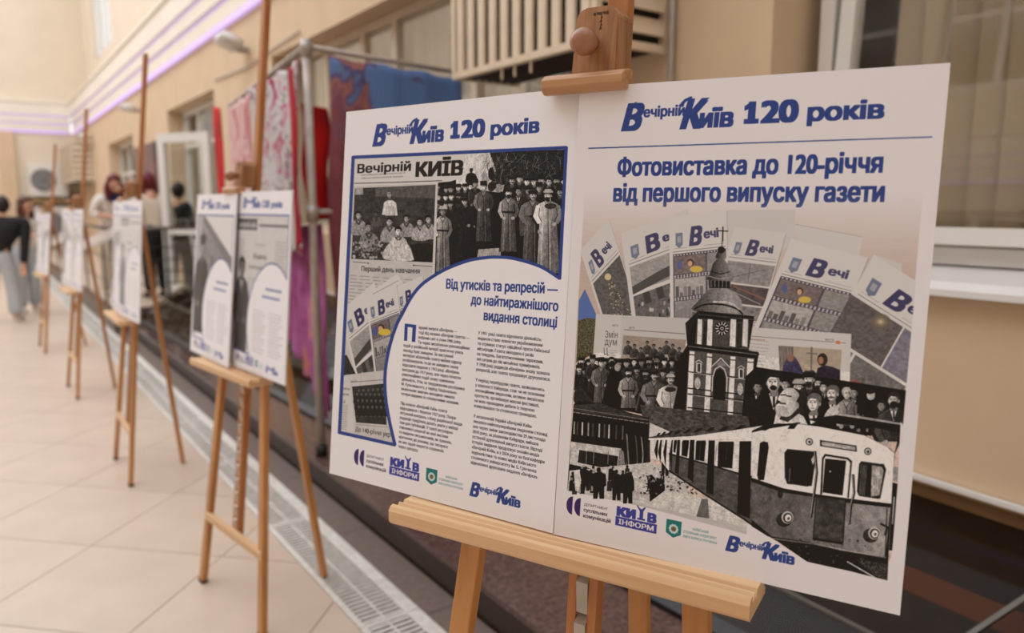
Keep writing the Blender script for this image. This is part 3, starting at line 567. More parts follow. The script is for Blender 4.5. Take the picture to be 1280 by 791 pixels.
    if hair:
        b = bmesh.new(); bmesh.ops.create_uvsphere(b, u_segments=24, v_segments=16, radius=1, matrix=Matrix.Translation(hc+hr_ @ Vector((0, .012*h, .008*h))) @ hr_.to_4x4() @ Matrix.Diagonal((.056*h, .062*h, .072*h, 1)))
        bmesh.ops.delete(b, geom=[v for v in b.verts if (hr_.transposed() @ (v.co-hc)).y < -.030*h and (hr_.transposed() @ (v.co-hc)).z < .036*h], context='VERTS')
        rg = [e for e in b.edges if e.is_boundary]
        o = obj('hair', b, hair, body, True); s_ = o.modifiers.new('s', 'SOLIDIFY'); s_.thickness = .012
        if long_hair:
            for s_ in (-1, 0, 1):
                a = hc+hr_ @ Vector((s_*.044*h, .030*h-abs(s_)*.02*h, .01*h)); skin_mesh('hair', [tuple(a), tuple(a+Vector((s_*.012*h, .004*h, -.07*h))), tuple(a+Vector((s_*.010*h, -.012*h*abs(s_), -.15*h)))], [(0, 1), (1, 2)], [.026*h, .028*h, .016*h], hair, body, 2)
    if face:
        for s_ in (-1, 1):
            b = bmesh.new(); bmesh.ops.create_uvsphere(b, u_segments=10, v_segments=8, radius=.0062*h, matrix=Matrix.Translation(hc+hr_ @ Vector((s_*.018*h, -.0515*h, .004*h)))); obj('eye', b, M_eye, body, True)
            b = bmesh.new(); bar(b, hc+hr_ @ Vector((s_*.010*h, -.054*h, .016*h)), hc+hr_ @ Vector((s_*.028*h, -.049*h, .015*h)), .004*h, .003*h, (0, 1, 0)); obj('eyebrow', b, hair or M_eye, body)
        b = bmesh.new(); bar(b, hc+hr_ @ Vector((-.014*h, -.0585*h, -.034*h)), hc+hr_ @ Vector((.014*h, -.0585*h, -.034*h)), .004*h, .005*h, (0, 1, 0)); obj('mouth', b, M_lip, body)
    return body
M_eye = mat('dark_eye', (.10, .07, .06), .3, .05, 20); M_lip = mat('lips', (.62, .32, .30), .5, .05, 20)
T_black = mat('black_jacket_cloth', (.055, .05, .055), .8, .2, 30, bump=.2); T_jean = mat('pale_denim', (.70, .72, .74), .85, .06, 30, bump=.2); T_white = mat('white_cotton', (.86, .83, .80), .85, .03, 20, bump=.15)
T_cream = mat('cream_trousers', (.84, .79, .72), .85, .04, 20, bump=.15); T_blue = mat('navy_scarf', (.12, .15, .34), .85, .1, 30, bump=.3); T_shoe = mat('white_trainers', (.82, .80, .78), .6, .05, 20)
H_dark = ramp_mat('dark_hair', [(.4, (.08, .06, .05)), (.6, (.16, .11, .09))], 40, rough=.5); H_brown = ramp_mat('brown_hair', [(.4, (.25, .15, .10)), (.6, (.38, .24, .16))], 40, rough=.5); H_red = ramp_mat('dyed_red_hair', [(.4, (.30, .07, .10)), (.6, (.45, .12, .15))], 40, rough=.5)
person((.20, 11.15, 0), R(150), 1.57, 'person in black jacket and pale jeans standing with their back turned at the left edge', [(-.20, .04, .46), (.22, -.02, .44)], [(-.08, -.02), (.09, .06)], .10, -.10, .2, .3, T_black, T_jean, T_shoe, H_dark, coat_len=.06, wide=1.75, hem=.056)
person((.50, 12.0, 0), R(25), 1.58, 'person with brown hair and white top behind the one in the black jacket', [(-.05, -.20, .66), (.07, -.20, .66)], [(-.06, 0), (.06, .02)], .08, 0, .35, .35, T_white, T_jean, T_shoe, H_brown, True, sleeve=.4)
person((1.42, 10.95, .27), R(15), 1.60, 'person with dyed red hair and navy scarf leaning on the terrace rail, looking down', [(-.06, -.21, .64), (.10, -.20, .64)], [(-.06, .02), (.07, -.04)], .26, 0, .55, -.1, T_white, T_cream, T_shoe, H_red, True, sleeve=.35, scarf=T_blue, hem=.055)
person((1.84, 10.42, .27), R(200), 1.60, 'person with long auburn hair standing behind the third poster stand', [(-.16, -.05, .48), (.15, -.06, .50)], [(-.06, 0), (.07, .02)], .08, 0, .2, .2, T_cream, T_black, T_black, H_red, True, sleeve=.5, face=False)
person((2.18, 10.75, .27), R(130), 1.48, 'person dressed in black standing behind the open glass door', [(-.16, -.04, .48), (.16, -.05, .50)], [(-.08, -.02), (.08, .04)], .06, 0, .2, 0, T_black, T_black, T_black, H_dark, sleeve=1.0, face=False)
# ---------------------------------------------------------------- flat print painted into generated images
def homog(src, dst):
    A = []
    for (x, y), (X, Y) in zip(src, dst):
        A.append([x, y, 1, 0, 0, 0, -X*x, -X*y]); A.append([0, 0, 0, x, y, 1, -Y*x, -Y*y])
    h = np.linalg.solve(np.array(A, float), np.ravel(dst).astype(float))
    return np.append(h, 1).reshape(3, 3)

RNG = np.random.default_rng(7)
def noise(h, w, cy, cx=None, oct=1):
    cx = cx or cy
    out = np.zeros((h, w)); amp = 1; tot = 0
    for o in range(oct):
        gh, gw = max(2, int(h/cy)+2), max(2, int(w/cx)+2)
        g = RNG.random((gh, gw))
        ys = np.linspace(0, gh-1.001, h); xs = np.linspace(0, gw-1.001, w)
        yi = ys.astype(int); xi = xs.astype(int); fy = (ys-yi)[:, None]; fx = (xs-xi)[None]
        fy = fy*fy*(3-2*fy); fx = fx*fx*(3-2*fx)
        out += amp*((g[yi][:, xi]*(1-fx)+g[yi][:, xi+1]*fx)*(1-fy)+(g[yi+1][:, xi]*(1-fx)+g[yi+1][:, xi+1]*fx)*fy)
        tot += amp; amp *= .5; cy = max(1, cy/2); cx = max(1, cx/2)
    return out/tot

_glyph = {}
def glyphs(s, bold=0.0):
    """outline edges of a line of lettering; heavier weights are the union of shifted copies"""
    k = (s, bold)
    if k not in _glyph:
        cu = bpy.data.curves.new('print_text', 'FONT'); cu.body = s; cu.resolution_u = 4; cu.fill_mode = 'NONE'
        o = bpy.data.objects.new('print_text', cu); C.objects.link(o); bpy.context.view_layer.update()
        m = o.to_mesh(); co = np.zeros(len(m.vertices)*3); m.vertices.foreach_get('co', co); co = co.reshape(-1, 3)[:, :2]
        nx = set(tuple(e.vertices) for e in m.edges); A, B = [], []; st = 0
        for i in range(len(co)):
            if (i, i+1) not in nx and (i+1, i) not in nx:
                idx = list(range(st, i+1)); A += idx; B += idx[1:]+idx[:1]; st = i+1
        a, b = co[A], co[B]
        o.to_mesh_clear(); bpy.data.objects.remove(o); bpy.data.curves.remove(cu)
        if bold and len(a):
            sh = [(bold*u, bold*.55*v) for u in (-1, 0, 1) for v in (-1, 1)]+[(0, 0)]
            a = np.concatenate([a+np.array(d) for d in sh]); b = np.concatenate([b+np.array(d) for d in sh])
        _glyph[k] = (a, b)
    return _glyph[k]

class Canvas:
    def __init__(s, w, h, quad, paper=(.945, .945, .965)):
        s.w, s.h = w, h
        s.a = np.ones((h, w, 3))*np.array(paper); s.paper = paper
        s.H = homog(quad, [(0, 0), (w, 0), (w, h), (0, h)])
        s.clip = None
    def M(s, pts):
        p = np.atleast_2d(np.array(pts, float)); q = np.c_[p, np.ones(len(p))] @ s.H.T
        return q[:, :2]/q[:, 2:]
    def cover(s, a, b, S=3):
        if len(a) == 0: return None
        x0 = max(0, int(np.floor(min(a[:, 0].min(), b[:, 0].min())))-1); x1 = min(s.w, int(np.ceil(max(a[:, 0].max(), b[:, 0].max())))+2)
        y0 = max(0, int(np.floor(min(a[:, 1].min(), b[:, 1].min())))); y1 = min(s.h, int(np.ceil(max(a[:, 1].max(), b[:, 1].max())))+1)
        if x1 <= x0 or y1 <= y0: return None
        W = x1-x0; R = (y1-y0)*S
        ay = (a[:, 1]-y0)*S; by = (b[:, 1]-y0)*S
        sg = np.where(by > ay, 1.0, -1.0); lo = np.minimum(ay, by); hi = np.maximum(ay, by)
        k0 = np.clip(np.ceil(lo-.5), 0, R).astype(int); k1 = np.clip(np.ceil(hi-.5), 0, R).astype(int)
        n = k1-k0; keep = n > 0
        if not keep.any(): return None
        a2, b2, ay, by, sg, k0, n = a[keep], b[keep], ay[keep], by[keep], sg[keep], k0[keep], n[keep]
        i = np.repeat(np.arange(len(n)), n); off = np.arange(n.sum())-np.repeat(np.cumsum(n)-n, n)
        row = k0[i]+off
        t = (row+.5-ay[i])/(by[i]-ay[i]); x = a2[i, 0]+t*(b2[i, 0]-a2[i, 0])-x0
        x = np.clip(x, 0, W-.001); xi = x.astype(int); f = x-xi
        acc = np.zeros((R, W+2)); np.add.at(acc, (row, xi), sg[i]*(1-f)); np.add.at(acc, (row, xi+1), sg[i]*f)
        m = np.clip(np.abs(np.cumsum(acc, 1)[:, :W]), 0, 1).reshape(y1-y0, S, W).mean(1)
        return y0, x0, m
    def comp(s, cov, col, al=1.0, tex=None, grad=None):
        if cov is None: return
        y0, x0, m = cov; h, w = m.shape
        m = m*al
        if s.clip is not None: m = m*s.clip[y0:y0+h, x0:x0+w]
        c = np.ones((h, w, 3))*np.array(col if np.ndim(col) else (col,)*3)
        if grad is not None:
            (p0, p1, c1) = grad; q0, q1 = s.M([p0, p1]); d = q1-q0; L = (d**2).sum()
            Y, X = np.mgrid[y0:y0+h, x0:x0+w]
            t = np.clip(((X-q0[0])*d[0]+(Y-q0[1])*d[1])/L, 0, 1)[..., None]
            c = c*(1-t)+np.array(c1 if np.ndim(c1) else (c1,)*3)*t
        if tex is not None:
            amp, cy, cx, oc = tex
            c = np.clip(c+amp*(noise(h, w, cy, cx, oc)[..., None]-.5)*2, 0, 1)
        v = s.a[y0:y0+h, x0:x0+w]; v += (c-v)*m[..., None]
    def loops(s, loops, mapped=False):
        A, B = [], []
        for l in loops:
            q = np.array(l, float) if mapped else s.M(l)
            ar = (q[:, 0]*np.roll(q[:, 1], -1)-np.roll(q[:, 0], -1)*q[:, 1]).sum()
            if ar < 0: q = q[::-1]
            A.append(q); B.append(np.roll(q, -1, 0))
        return np.concatenate(A), np.concatenate(B)
    def poly(s, pts, col, al=1.0, tex=None, grad=None, smooth=False, mapped=False):
        if smooth: pts = spl(pts)
        s.comp(s.cover(*s.loops([pts], mapped)), col, al, tex, grad)
    def ell(s, x, y, rx, ry, col, al=1.0, rot=0, tex=None, grad=None, a0=0, a1=360):
        t = np.radians(np.linspace(a0, a1, 22)); c_, s_ = math.cos(math.radians(rot)), math.sin(math.radians(rot))
        X = rx*np.cos(t); Y = ry*np.sin(t)
        s.poly(np.c_[x+X*c_-Y*s_, y+X*s_+Y*c_], col, al, tex, grad)
    def stroke(s, pts, w, col, al=1.0, smooth=False, closed=False):
        if smooth: pts = spl(pts, closed)
        pts = np.array(pts, float)
        if closed: pts = np.r_[pts, pts[:1]]
        ls = []
        for p, q in zip(pts[:-1], pts[1:]):
            d = q-p; L = math.hypot(*d)
            if L < 1e-6: continue
            n = np.array([-d[1], d[0]])/L*w/2; e = d/L*w*.25
            ls.append([p+n-e, q+n+e, q-n+e, p-n-e])
        if ls: s.comp(s.cover(*s.loops(ls)), col, al)
    def text(s, t, p0, p1, h, col, bold=0.0, al=1.0, shear=0.0, drop=0.0):
        """baseline runs from photo point p0 to p1, cap height h in canvas px"""
        q0, q1 = s.M([p0, p1]); s.textc(t, q0, q1, h, col, bold, al, shear)
    def textc(s, t, q0, q1, h, col, bold=0.0, al=1.0, shear=0.0):
        a, b = glyphs(t, bold)
        if len(a) == 0: return 0
        mn, mx = a[:, 0].min(), a[:, 0].max(); d = np.array(q1, float)-np.array(q0, float)
        L = math.hypot(*d); ex = d/L; ey = np.array([ex[1], -ex[0]])
        sy = h/.73; sx = L/(mx-mn)
        f = lambda v: np.array(q0)+np.outer((v[:, 0]-mn)*sx+shear*v[:, 1]*sy, ex)+np.outer(v[:, 1]*sy, ey)
        s.comp(s.cover(f(a), f(b)), col, al)
    def line(s, t, q0, h, xs, col, bold=0.0, al=1.0):
        a, b = glyphs(t, bold)
        if len(a) == 0: return
        L = (a[:, 0].max()-a[:, 0].min())*h/.73*xs
        s.textc(t, q0, (q0[0]+L, q0[1]), h, col, bold, al)
    def finish(s, name):
        im = bpy.data.images.new(name, s.w, s.h, alpha=False); px = np.ones((s.h, s.w, 4), np.float32)
        px[..., :3] = np.clip(s.a[::-1], 0, 1); im.pixels.foreach_set(px.ravel()); im.update(); im.pack()
        return im

def grain(c, pts, amp=.10, cell=2.2, contrast=1.15):
    cov = c.cover(*c.loops([pts]))
    if cov is None: return
    y0, x0, m = cov; h, w = m.shape; v = c.a[y0:y0+h, x0:x0+w]
    if c.clip is not None: m = m*c.clip[y0:y0+h, x0:x0+w]
    n = noise(h, w, cell, cell, 2)[..., None]-.5; n2 = noise(h, w, 16, 11, 3)[..., None]-.5
    g = v.mean(2, keepdims=True); u = np.clip((v-.45)*contrast+.45+n*amp*2*(.5+g)+n2*amp*2.4*(.35+g*.8), .03, .97); v += (u-v)*m[..., None]
def spl(pts, closed=True, n=6):
    p = np.array(pts, float); N = len(p); out = []
    rng = range(N if closed else N-1)
    g = (lambda i: p[i % N]) if closed else (lambda i: p[min(max(i, 0), N-1)])
    for i in rng:
        a, b, c, d = g(i-1), g(i), g(i+1), g(i+2)
        for k in range(n):
            t = k/n
            out.append(.5*((2*b)+(-a+c)*t+(2*a-5*b+4*c-d)*t*t+(-a+3*b-3*c+d)*t**3))
    if not closed: out.append(p[-1])
    return np.array(out)
def cr(x0, y0, k, pts): return [(x0+x/k, y0+y/k) for x, y in pts]

BLUE = (.17, .27, .56); INK = (.10, .085, .09); PUR = (.22, .13, .40); INF = (.22, .25, .62); TEAL = (.10, .47, .49)

def logo(c, q, w, col=BLUE, sub=True, ang=0.0):
    """the newspaper's word mark: q = canvas point at the foot of the big letter, w = width"""
    ca, sa = math.cos(ang), math.sin(ang)
    P = lambda x, y: (q[0]+(x*ca-y*sa)*w*1.0, q[1]+(x*sa+y*ca)*w)
    def T(t, x, y, ww, h, b, sh): c.textc(t, P(x, -y), P(x+ww, -y), h*w, col, b, 1, sh)
    T('В', .0, .0, .175, .225, .065, .22)
    c.poly([P(.035, -.185), P(.07, -.225), P(.13, -.245), P(.13, -.225), P(.08, -.2), P(.05, -.175)], col, mapped=True)
    T('ечірній', .20, .108, .37, .088, .045, .0)
    T('К', .535, .0, .185, .235, .065, .24)
    c.poly([P(.51, -.19), P(.56, -.245), P(.62, -.268), P(.63, -.25), P(.58, -.225), P(.53, -.175)], col, mapped=True)
    T('иїв', .70, .0, .29, .155, .055, .04)

def header(c, p0, p1):
    q0, q1 = c.M([p0, p1]); W = (q1[0]-q0[0])/2.13
    logo(c, q0, W)
    y = q0[1]-.02*W
    c.textc('1', (q0[0]+1.105*W, y), (q0[0]+1.165*W, y), .18*W, BLUE, .05); c.textc('20', (q0[0]+1.205*W, y), (q0[0]+1.505*W, y), .18*W, BLUE, .055)
    for b in ([(1.075, .006), (1.195, .006), (1.195, -.034), (1.075, -.034)], [(1.072, -.14), (1.13, -.178), (1.14, -.13), (1.075, -.10)]): c.poly([(q0[0]+x*W, y+v*W) for x, v in b], BLUE, mapped=True)
    c.textc('років', (q0[0]+1.57*W, y), (q0[0]+2.13*W, y), .138*W, BLUE, .05)

def sponsor_row(c, q, u):
    """q canvas point at the bottom left, u canvas px: one unit = panel width / 100"""
    X = lambda x, y: (q[0]+x*u, q[1]-y*u)
    def half(cx):
        t = np.radians(np.linspace(90, 270, 14)); pts = [X(cx+3.0*math.cos(a), 4+4.2*math.sin(a)) for a in t]
        c.poly(pts, PUR, mapped=True)
    half(3); half(6.9)
    for i, (t, w) in enumerate((('ДЕПАРТАМЕНТ', 11.5), ('суспільних', 11.5), ('комунікацій', 13.2))):
        c.textc(t, X(8.6, 5.2-2.7*i), X(8.6+w, 5.2-2.7*i), (1.2 if i == 0 else 1.65)*u, (.2, .16, .25), .0 if i == 0 else .02)
    c.textc('ки', X(24.3, 4.0), X(33.2, 4.0), 5.2*u, INF, .06); c.textc('в', X(38.5, 4.0), X(42.6, 4.0), 5.2*u, INF, .06)
    c.poly([X(x+.9, y) for x, y in ((33.0, 4.0), (36.6, 4.0), (36.6, 4.8), (35.6, 4.8), (35.6, 8), (36.6, 9.8), (36.0, 10.0), (34.9, 8.8), (33.9, 9.2), (32.8, 10.4), (32.4, 10.0), (33.7, 8.3), (34.0, 7.8), (34.0, 4.8), (33.0, 4.8))], INF, mapped=True)
    c.poly([X(24.0, 3.5), X(42.9, 3.5), X(42.9, -.6), X(24.0, -.6)], INF, mapped=True)
    c.textc('ІНФОРМ', X(25.4, .3), X(41.6, .3), 2.3*u, (.93, .92, .92), .03)
    c.poly([X(x, y) for x, y in ((47, 7), (53.6, 7), (53.6, 1.2), (50.3, -.6), (47, 1.2))], TEAL, mapped=True)
    for k in range(10):
        a = k*math.pi/5; cx, cy = X(50.3+1.6*math.cos(a), 3.2+1.6*math.sin(a)); r = .6*u
        c.poly([(cx+r*math.cos(t), cy+r*math.sin(t)) for t in np.linspace(0, 6.28, 9)], (.8, .88, .88), mapped=True)
    cx, cy = X(50.3, 3.2); c.poly([(cx+.9*u*math.cos(t), cy+.9*u*math.sin(t)) for t in np.linspace(0, 6.28, 12)], (.55, .35, .2), mapped=True)
    for i, (t, a, w) in enumerate((('КИЇВСЬКИЙ', 58.6, 6.5), ('СТОЛИЧНИЙ УНІВЕРСИТЕТ', 54.6, 14), ('ІМЕНІ БОРИСА ГРІНЧЕНКА', 54.6, 14.3))):
        c.textc(t, X(a, 4.4-1.9*i), X(a+w, 4.4-1.9*i), 1.05*u, TEAL, .0)
    logo(c, X(72.5, -.9), 27.5*u, BLUE)

# ---- small people for the printed photographs (heads, caps, coats), all in photo coordinates
def man(c, x, y, s, coat=.3, face=.72, cap=None, dark=.08, long=4.2, hair=.12, w=1.0, belt=False, arms=True, beard=False):
    """x,y = middle of the face, s = face half height"""
    hem = y+long*s*1.95; a = s*w
    c.poly([(x-.9*s, y+1.2*s), (x-1.75*a, y+1.75*s), (x-2.35*a, y+3.2*s), (x-2.6*a, y+5.2*s), (x-2.0*a, y+6.4*s), (x-2.1*a, hem), (x+2.3*a, hem), (x+2.0*a, y+6.4*s), (x+2.7*a, y+5.2*s), (x+2.4*a, y+3.2*s), (x+1.75*a, y+1.75*s), (x+.9*s, y+1.2*s)], dark, .85)
    c.poly([(x-.8*s, y+1.2*s), (x-1.6*a, y+1.8*s), (x-1.7*a, y+3.2*s), (x-1.35*a, y+4.6*s), (x-1.8*a, hem), (x+1.9*a, hem), (x+1.4*a, y+4.6*s), (x+1.7*a, y+3.2*s), (x+1.6*a, y+1.8*s), (x+.8*s, y+1.2*s)], coat, .97, tex=(.07, 8, 4, 2), grad=((x-1.2*a, y), (x+2.2*a, y+1.0*s), coat*.5))
    if arms:
        for g in (-1, 1):
            c.poly([(x+g*1.35*a, y+1.8*s), (x+g*1.95*a, y+2.1*s), (x+g*2.45*a, y+4.4*s), (x+g*1.7*a, y+6.0*s), (x+g*1.0*a, y+5.7*s), (x+g*1.55*a, y+4.2*s)], coat*(1.08 if g < 0 else .6), .96, tex=(.06, 4, 4, 2))
            c.stroke([(x+g*1.38*a, y+2.6*s), (x+g*1.5*a, y+4.2*s), (x+g*1.05*a, y+5.6*s)], .16*s, dark, .8)
            c.ell(x+g*1.0*a, y+6.0*s, .42*s, .4*s, face*.85)
    c.stroke([(x-.05*s, y+1.6*s), (x+.15*s, hem)], .14*s, dark, .6)
    c.poly([(x-.8*s, y+1.05*s), (x-.1*s, y+2.6*s), (x+.75*s, y+1.05*s)], min(.8, coat*1.3+.06), .6); c.stroke([(x-.75*s, y+1.2*s), (x-.1*s, y+2.6*s), (x+.7*s, y+1.2*s)], .15*s, dark, .7)
    if cap is None and coat < .35 and s > 4.5:
        c.poly([(x-.55*s, y+1.15*s), (x-.05*s, y+3.0*s), (x+.5*s, y+1.15*s)], .85); c.poly([(x-.14*s, y+1.35*s), (x+.12*s, y+1.35*s), (x+.1*s, y+2.7*s), (x-.12*s, y+2.7*s)], .12)
    if long > 6:
        for g in (-.7, .7): c.poly([(x+g*a-.5*s, hem-.1*s), (x+g*a+.5*s, hem-.1*s), (x+g*a+.6*s, hem+1.5*s), (x+g*a-.6*s, hem+1.5*s)], .07)
    if belt: c.stroke([(x-1.4*a, y+4.5*s), (x+1.45*a, y+4.6*s)], .45*s, dark, .85)
    for k in range(4):
        fx = x+(-1.2+k*.8)*a; c.stroke([(fx*.7+x*.3, y+5.3*s), (fx, hem)], .2*s, coat*(.6 if k % 2 else 1.12), .4)
    head(c, x, y, s, face, cap, dark, hair, beard)
def head(c, x, y, s, face=.72, cap=None, dark=.08, hair=.12, beard=False, turn=None):
    e = (.22 if turn is None else turn)*s*(1 if int(x*7) % 2 else -1)
    c.poly([(x-.35*s, y+.7*s), (x+.4*s, y+.7*s), (x+.5*s, y+1.5*s), (x-.5*s, y+1.5*s)], face*.55)
    if cap is None: c.ell(x+e*.5, y-.42*s, .82*s, .86*s, hair)
    else: c.ell(x+e*.4, y-.18*s, .84*s, 1.0*s, hair)
    for g in (-1, 1): c.ell(x+g*.72*s, y+.08*s, .14*s, .26*s, face*.7)
    c.ell(x-e*.3, y+.05*s, .70*s, .98*s, face*.62); c.ell(x-e*.3-.12*s, y+.02*s, .54*s, .86*s, face)
    for g in (-.27, .27): c.ell(x+g*s-e*.7, y-.12*s, .15*s, .10*s, face*.35, .85)
    c.stroke([(x-.44*s-e*.7, y-.30*s), (x+.44*s-e*.7, y-.30*s)], .10*s, face*.4, .6)
    c.stroke([(x-e*.8, y-.1*s), (x-e*1.1, y+.30*s)], .10*s, face*.55, .8); c.stroke([(x-e*1.2, y+.34*s), (x-e*.6, y+.34*s)], .10*s, face*.4, .8)
    c.stroke([(x-.2*s-e*.8, y+.60*s), (x+.2*s-e*.8, y+.60*s)], .11*s, face*.35, .8)
    if beard:
        c.poly([(x-.5*s-e*.5, y+.35*s), (x-e, y+.30*s), (x+.48*s-e*.5, y+.35*s), (x+.4*s-e*.3, y+1.05*s), (x-e*.4, y+1.3*s), (x-.42*s-e*.3, y+1.05*s)], hair+.04) if int(x) % 2 else c.stroke([(x-.4*s-e*.8, y+.50*s), (x-e, y+.42*s), (x+.36*s-e*.8, y+.50*s)], .2*s, hair)
    if cap == 'cap':
        c.poly([(x-1.1*s, y-.85*s), (x-.7*s, y-1.35*s), (x+.6*s, y-1.4*s), (x+1.1*s, y-.9*s), (x+.8*s, y-.45*s), (x-.8*s, y-.42*s)], dark+.07); c.stroke([(x-.8*s, y-1.2*s), (x+.5*s, y-1.25*s)], .14*s, .45, .6); c.stroke([(x-.85*s-e*.6, y-.45*s), (x+.6*s-e*.6, y-.42*s)], .2*s, .03)
    elif cap == 'fur':
        c.poly([(x-.9*s, y-.4*s), (x-.95*s, y-1.6*s), (x+.8*s, y-1.7*s), (x+.95*s, y-.4*s)], dark+.05, tex=(.1, 2, 2, 2))
    elif cap == 'light':
        c.poly([(x-1.05*s, y-.8*s), (x-.6*s, y-1.4*s), (x+.6*s, y-1.4*s), (x+1.1*s, y-.8*s), (x+.8*s, y-.5*s), (x-.8*s, y-.5*s)], .66); c.stroke([(x-.9*s, y-.5*s), (x+.9*s, y-.5*s)], .2*s, .15)
    elif cap is None:
        c.poly([(x-.8*s, y-.1*s), (x-.85*s, y-.8*s), (x-.3*s, y-1.25*s), (x+.5*s, y-1.2*s), (x+.9*s, y-.6*s), (x+.75*s, y), (x+.55*s, y-.5*s), (x-.4*s, y-.62*s), (x-.62*s, y-.4*s)], hair)
def crowd(c, pts, s, seed=1, coats=(.12, .35), faces=(.55, .88)):
    r = random.Random(seed)
    for (x, y) in sorted(pts, key=lambda p: p[1]):
        k = s*r.uniform(.85, 1.12)
        man(c, x, y, k, r.uniform(*coats), r.uniform(*faces), r.choice(['cap', 'cap', 'fur', None, 'cap']), .06, 3, w=r.uniform(.8, 1), beard=r.random() < .3)
def scatter(c, n, box, r0, r1, tones, seed=0, al=.8):
    r = random.Random(seed)
    (x0, y0, x1, y1) = box
    for i in range(n):
        c.ell(r.uniform(x0, x1), r.uniform(y0, y1), r.uniform(r0, r1), r.uniform(r0, r1)*.7, r.choice(tones), al, rot=r.uniform(0, 180))
def textlines(c, p0, p1, p2, n, col=.4, w=.8, seed=0, ragged=.15, al=.8):
    """n rows of tiny print between the left edge p0-p2 and the row end p1 (photo px)"""
    r = random.Random(seed); p0, p1, p2 = map(np.array, (p0, p1, p2))
    for i in range(n):
        a = p0+(p2-p0)*i/max(1, n-1); L = (p1-p0)*(1-r.random()*ragged); t = 0
        while t < 1:
            k = min(1, t+r.uniform(.08, .22)); c.stroke([a+L*t, a+L*(k-.02)], w, col, al); t = k+.03
def front_page(c, P, T, mode=0, fade=0.0, seed=0):
    """a folded copy of the newspaper; P maps unit page coordinates (x right, y down) to photo px"""
    k = lambda v: v+(.82-v)*fade
    pg = lambda pts: [P(*p) for p in pts]
    c.poly([(x+.9, y+1.2) for x, y in pg([(0, 0), (1, 0), (1, 1), (0, 1)])], .45, .28)
    c.poly(pg([(0, 0), (1, 0), (1, 1), (0, 1)]), T)
    sh = pg([(.11, .16), (.23, .16), (.23, .27), (.17, .30), (.11, .27)]); c.poly(sh, (k(.42), k(.48), k(.6))); c.poly(pg([(.14, .19), (.20, .19), (.20, .25), (.14, .25)]), .8, .6)
    a, b = P(.34, .285), P(.55, .285); c.text('В', a, b, abs(c.M([P(.34, .285)])[0][1]-c.M([P(.34, .12)])[0][1]), (k(.2), k(.2), k(.38)), .06, 1, .2)
    c.text('ечі', P(.60, .235), P(.86, .235), .6*abs(c.M([P(.34, .285)])[0][1]-c.M([P(.34, .155)])[0][1]), (k(.2), k(.2), k(.38)), .05)
    c.stroke(pg([(.06, .33), (.97, .33)]), .7, k(.35)); c.stroke(pg([(.08, .30), (.3, .30)]), .4, k(.5)); c.stroke(pg([(.6, .3), (.95, .3)]), .4, k(.5))
    rr = random.Random(seed)
    def pic(x0, y0, x1, y1, t):
        q = pg([(x0, y0), (x1, y0), (x1, y1), (x0, y1)]); c.poly(q, t, tex=(.10, 7, 9, 3))
        return q
    if mode == 0:      # decorated tree against a dark evening
        pic(.06, .36, .98, .99, (k(.32),)*3)
        for i in range(150):
            t = rr.random(); x = .52+(rr.random()-.5)*(.10+.55*t); y = .47+.5*t; p = P(x, y); c.ell(p[0], p[1], 1.0, .7, rr.choice([(k(.85), k(.8), k(.65)), (k(.5), k(.47), k(.36)), (k(.2), k(.22), k(.18))]), .9)
        p = P(.5, .43); c.ell(p[0], p[1], 4.2, 4.2, (k(.85), k(.80), k(.62)))
    elif mode == 1:    # lake view over a group portrait
        pic(.06, .36, .98, .62, (k(.62), k(.62), k(.62))); c.poly(pg([(.06, .56), (.5, .50), (.98, .46), (.98, .56), (.5, .60), (.06, .64)]), k(.25), smooth=False)
        pic(.06, .66, .98, .99, (k(.36),)*3)
        for i in range(26):
            p = P(.1+.85*rr.random(), .76+.2*rr.random()); c.ell(p[0], p[1], 1.5, 2.6, rr.choice([k(.7), k(.85), k(.12)]), .8)
        for x in (.2, .4, .6, .8): c.poly(pg([(x, .66), (x+.1, .66), (x+.12, .78), (x+.02, .78)]), k(.2))
    elif mode == 2:    # film strip of three pictures
        pic(.06, .35, .98, .99, (k(.28), k(.26), k(.34)))
        for i in range(3):
            y = .375+.205*i; q = pic(.08, y, .62, y+.165, ((k(.45), k(.4), k(.4)), (k(.7),)*3, (k(.55),)*3)[i]); pic(.65, y, .97, y+.165, (k(.55),)*3)
            if i == 0:
                p = P(.36, y+.07); c.ell(p[0], p[1], 4.4, 5, (k(.25), k(.15), k(.12))); c.ell(p[0]-.5, p[1]+1, 3, 3.6, (k(.85), k(.66), k(.55)))
                p = P(.46, y+.135); c.ell(p[0], p[1], 8, 4.2, (k(.85), k(.75), k(.3))); p = P(.17, y+.08); c.ell(p[0], p[1], 3.4, 5.5, (k(.3), k(.35), k(.6)))
            else:
                for j in range(7):
                    x = .1+.07*j; hh = rr.uniform(.03, .10); c.poly(pg([(x, y+.165), (x, y+.165-hh), (x+.055, y+.165-hh), (x+.055, y+.165)]), rr.choice([k(.3), k(.4), k(.5)]))
            for j in range(17):
                for yy in (y-.018, y+.172): c.poly(pg([(.08+.053*j, yy), (.105+.053*j, yy), (.105+.053*j, yy+.012), (.08+.053*j, yy+.012)]), k(.85))
    elif mode == 3:    # drone view with snow tracks over a road
        pic(.06, .37, .98, .60, (k(.55),)*3); c.stroke(pg([(.2, .55), (.8, .42)]), .7, k(.3)); c.stroke(pg([(.5, .38), (.55, .59)]), .7, k(.3))
        pic(.06, .62, .98, .82, (k(.28), k(.25), k(.26))); c.stroke(pg([(.1, .66), (.9, .8)]), 1.2, k(.6)); c.stroke(pg([(.3, .64), (.95, .74)]), 1.4, (k(.55), k(.35), k(.25)))
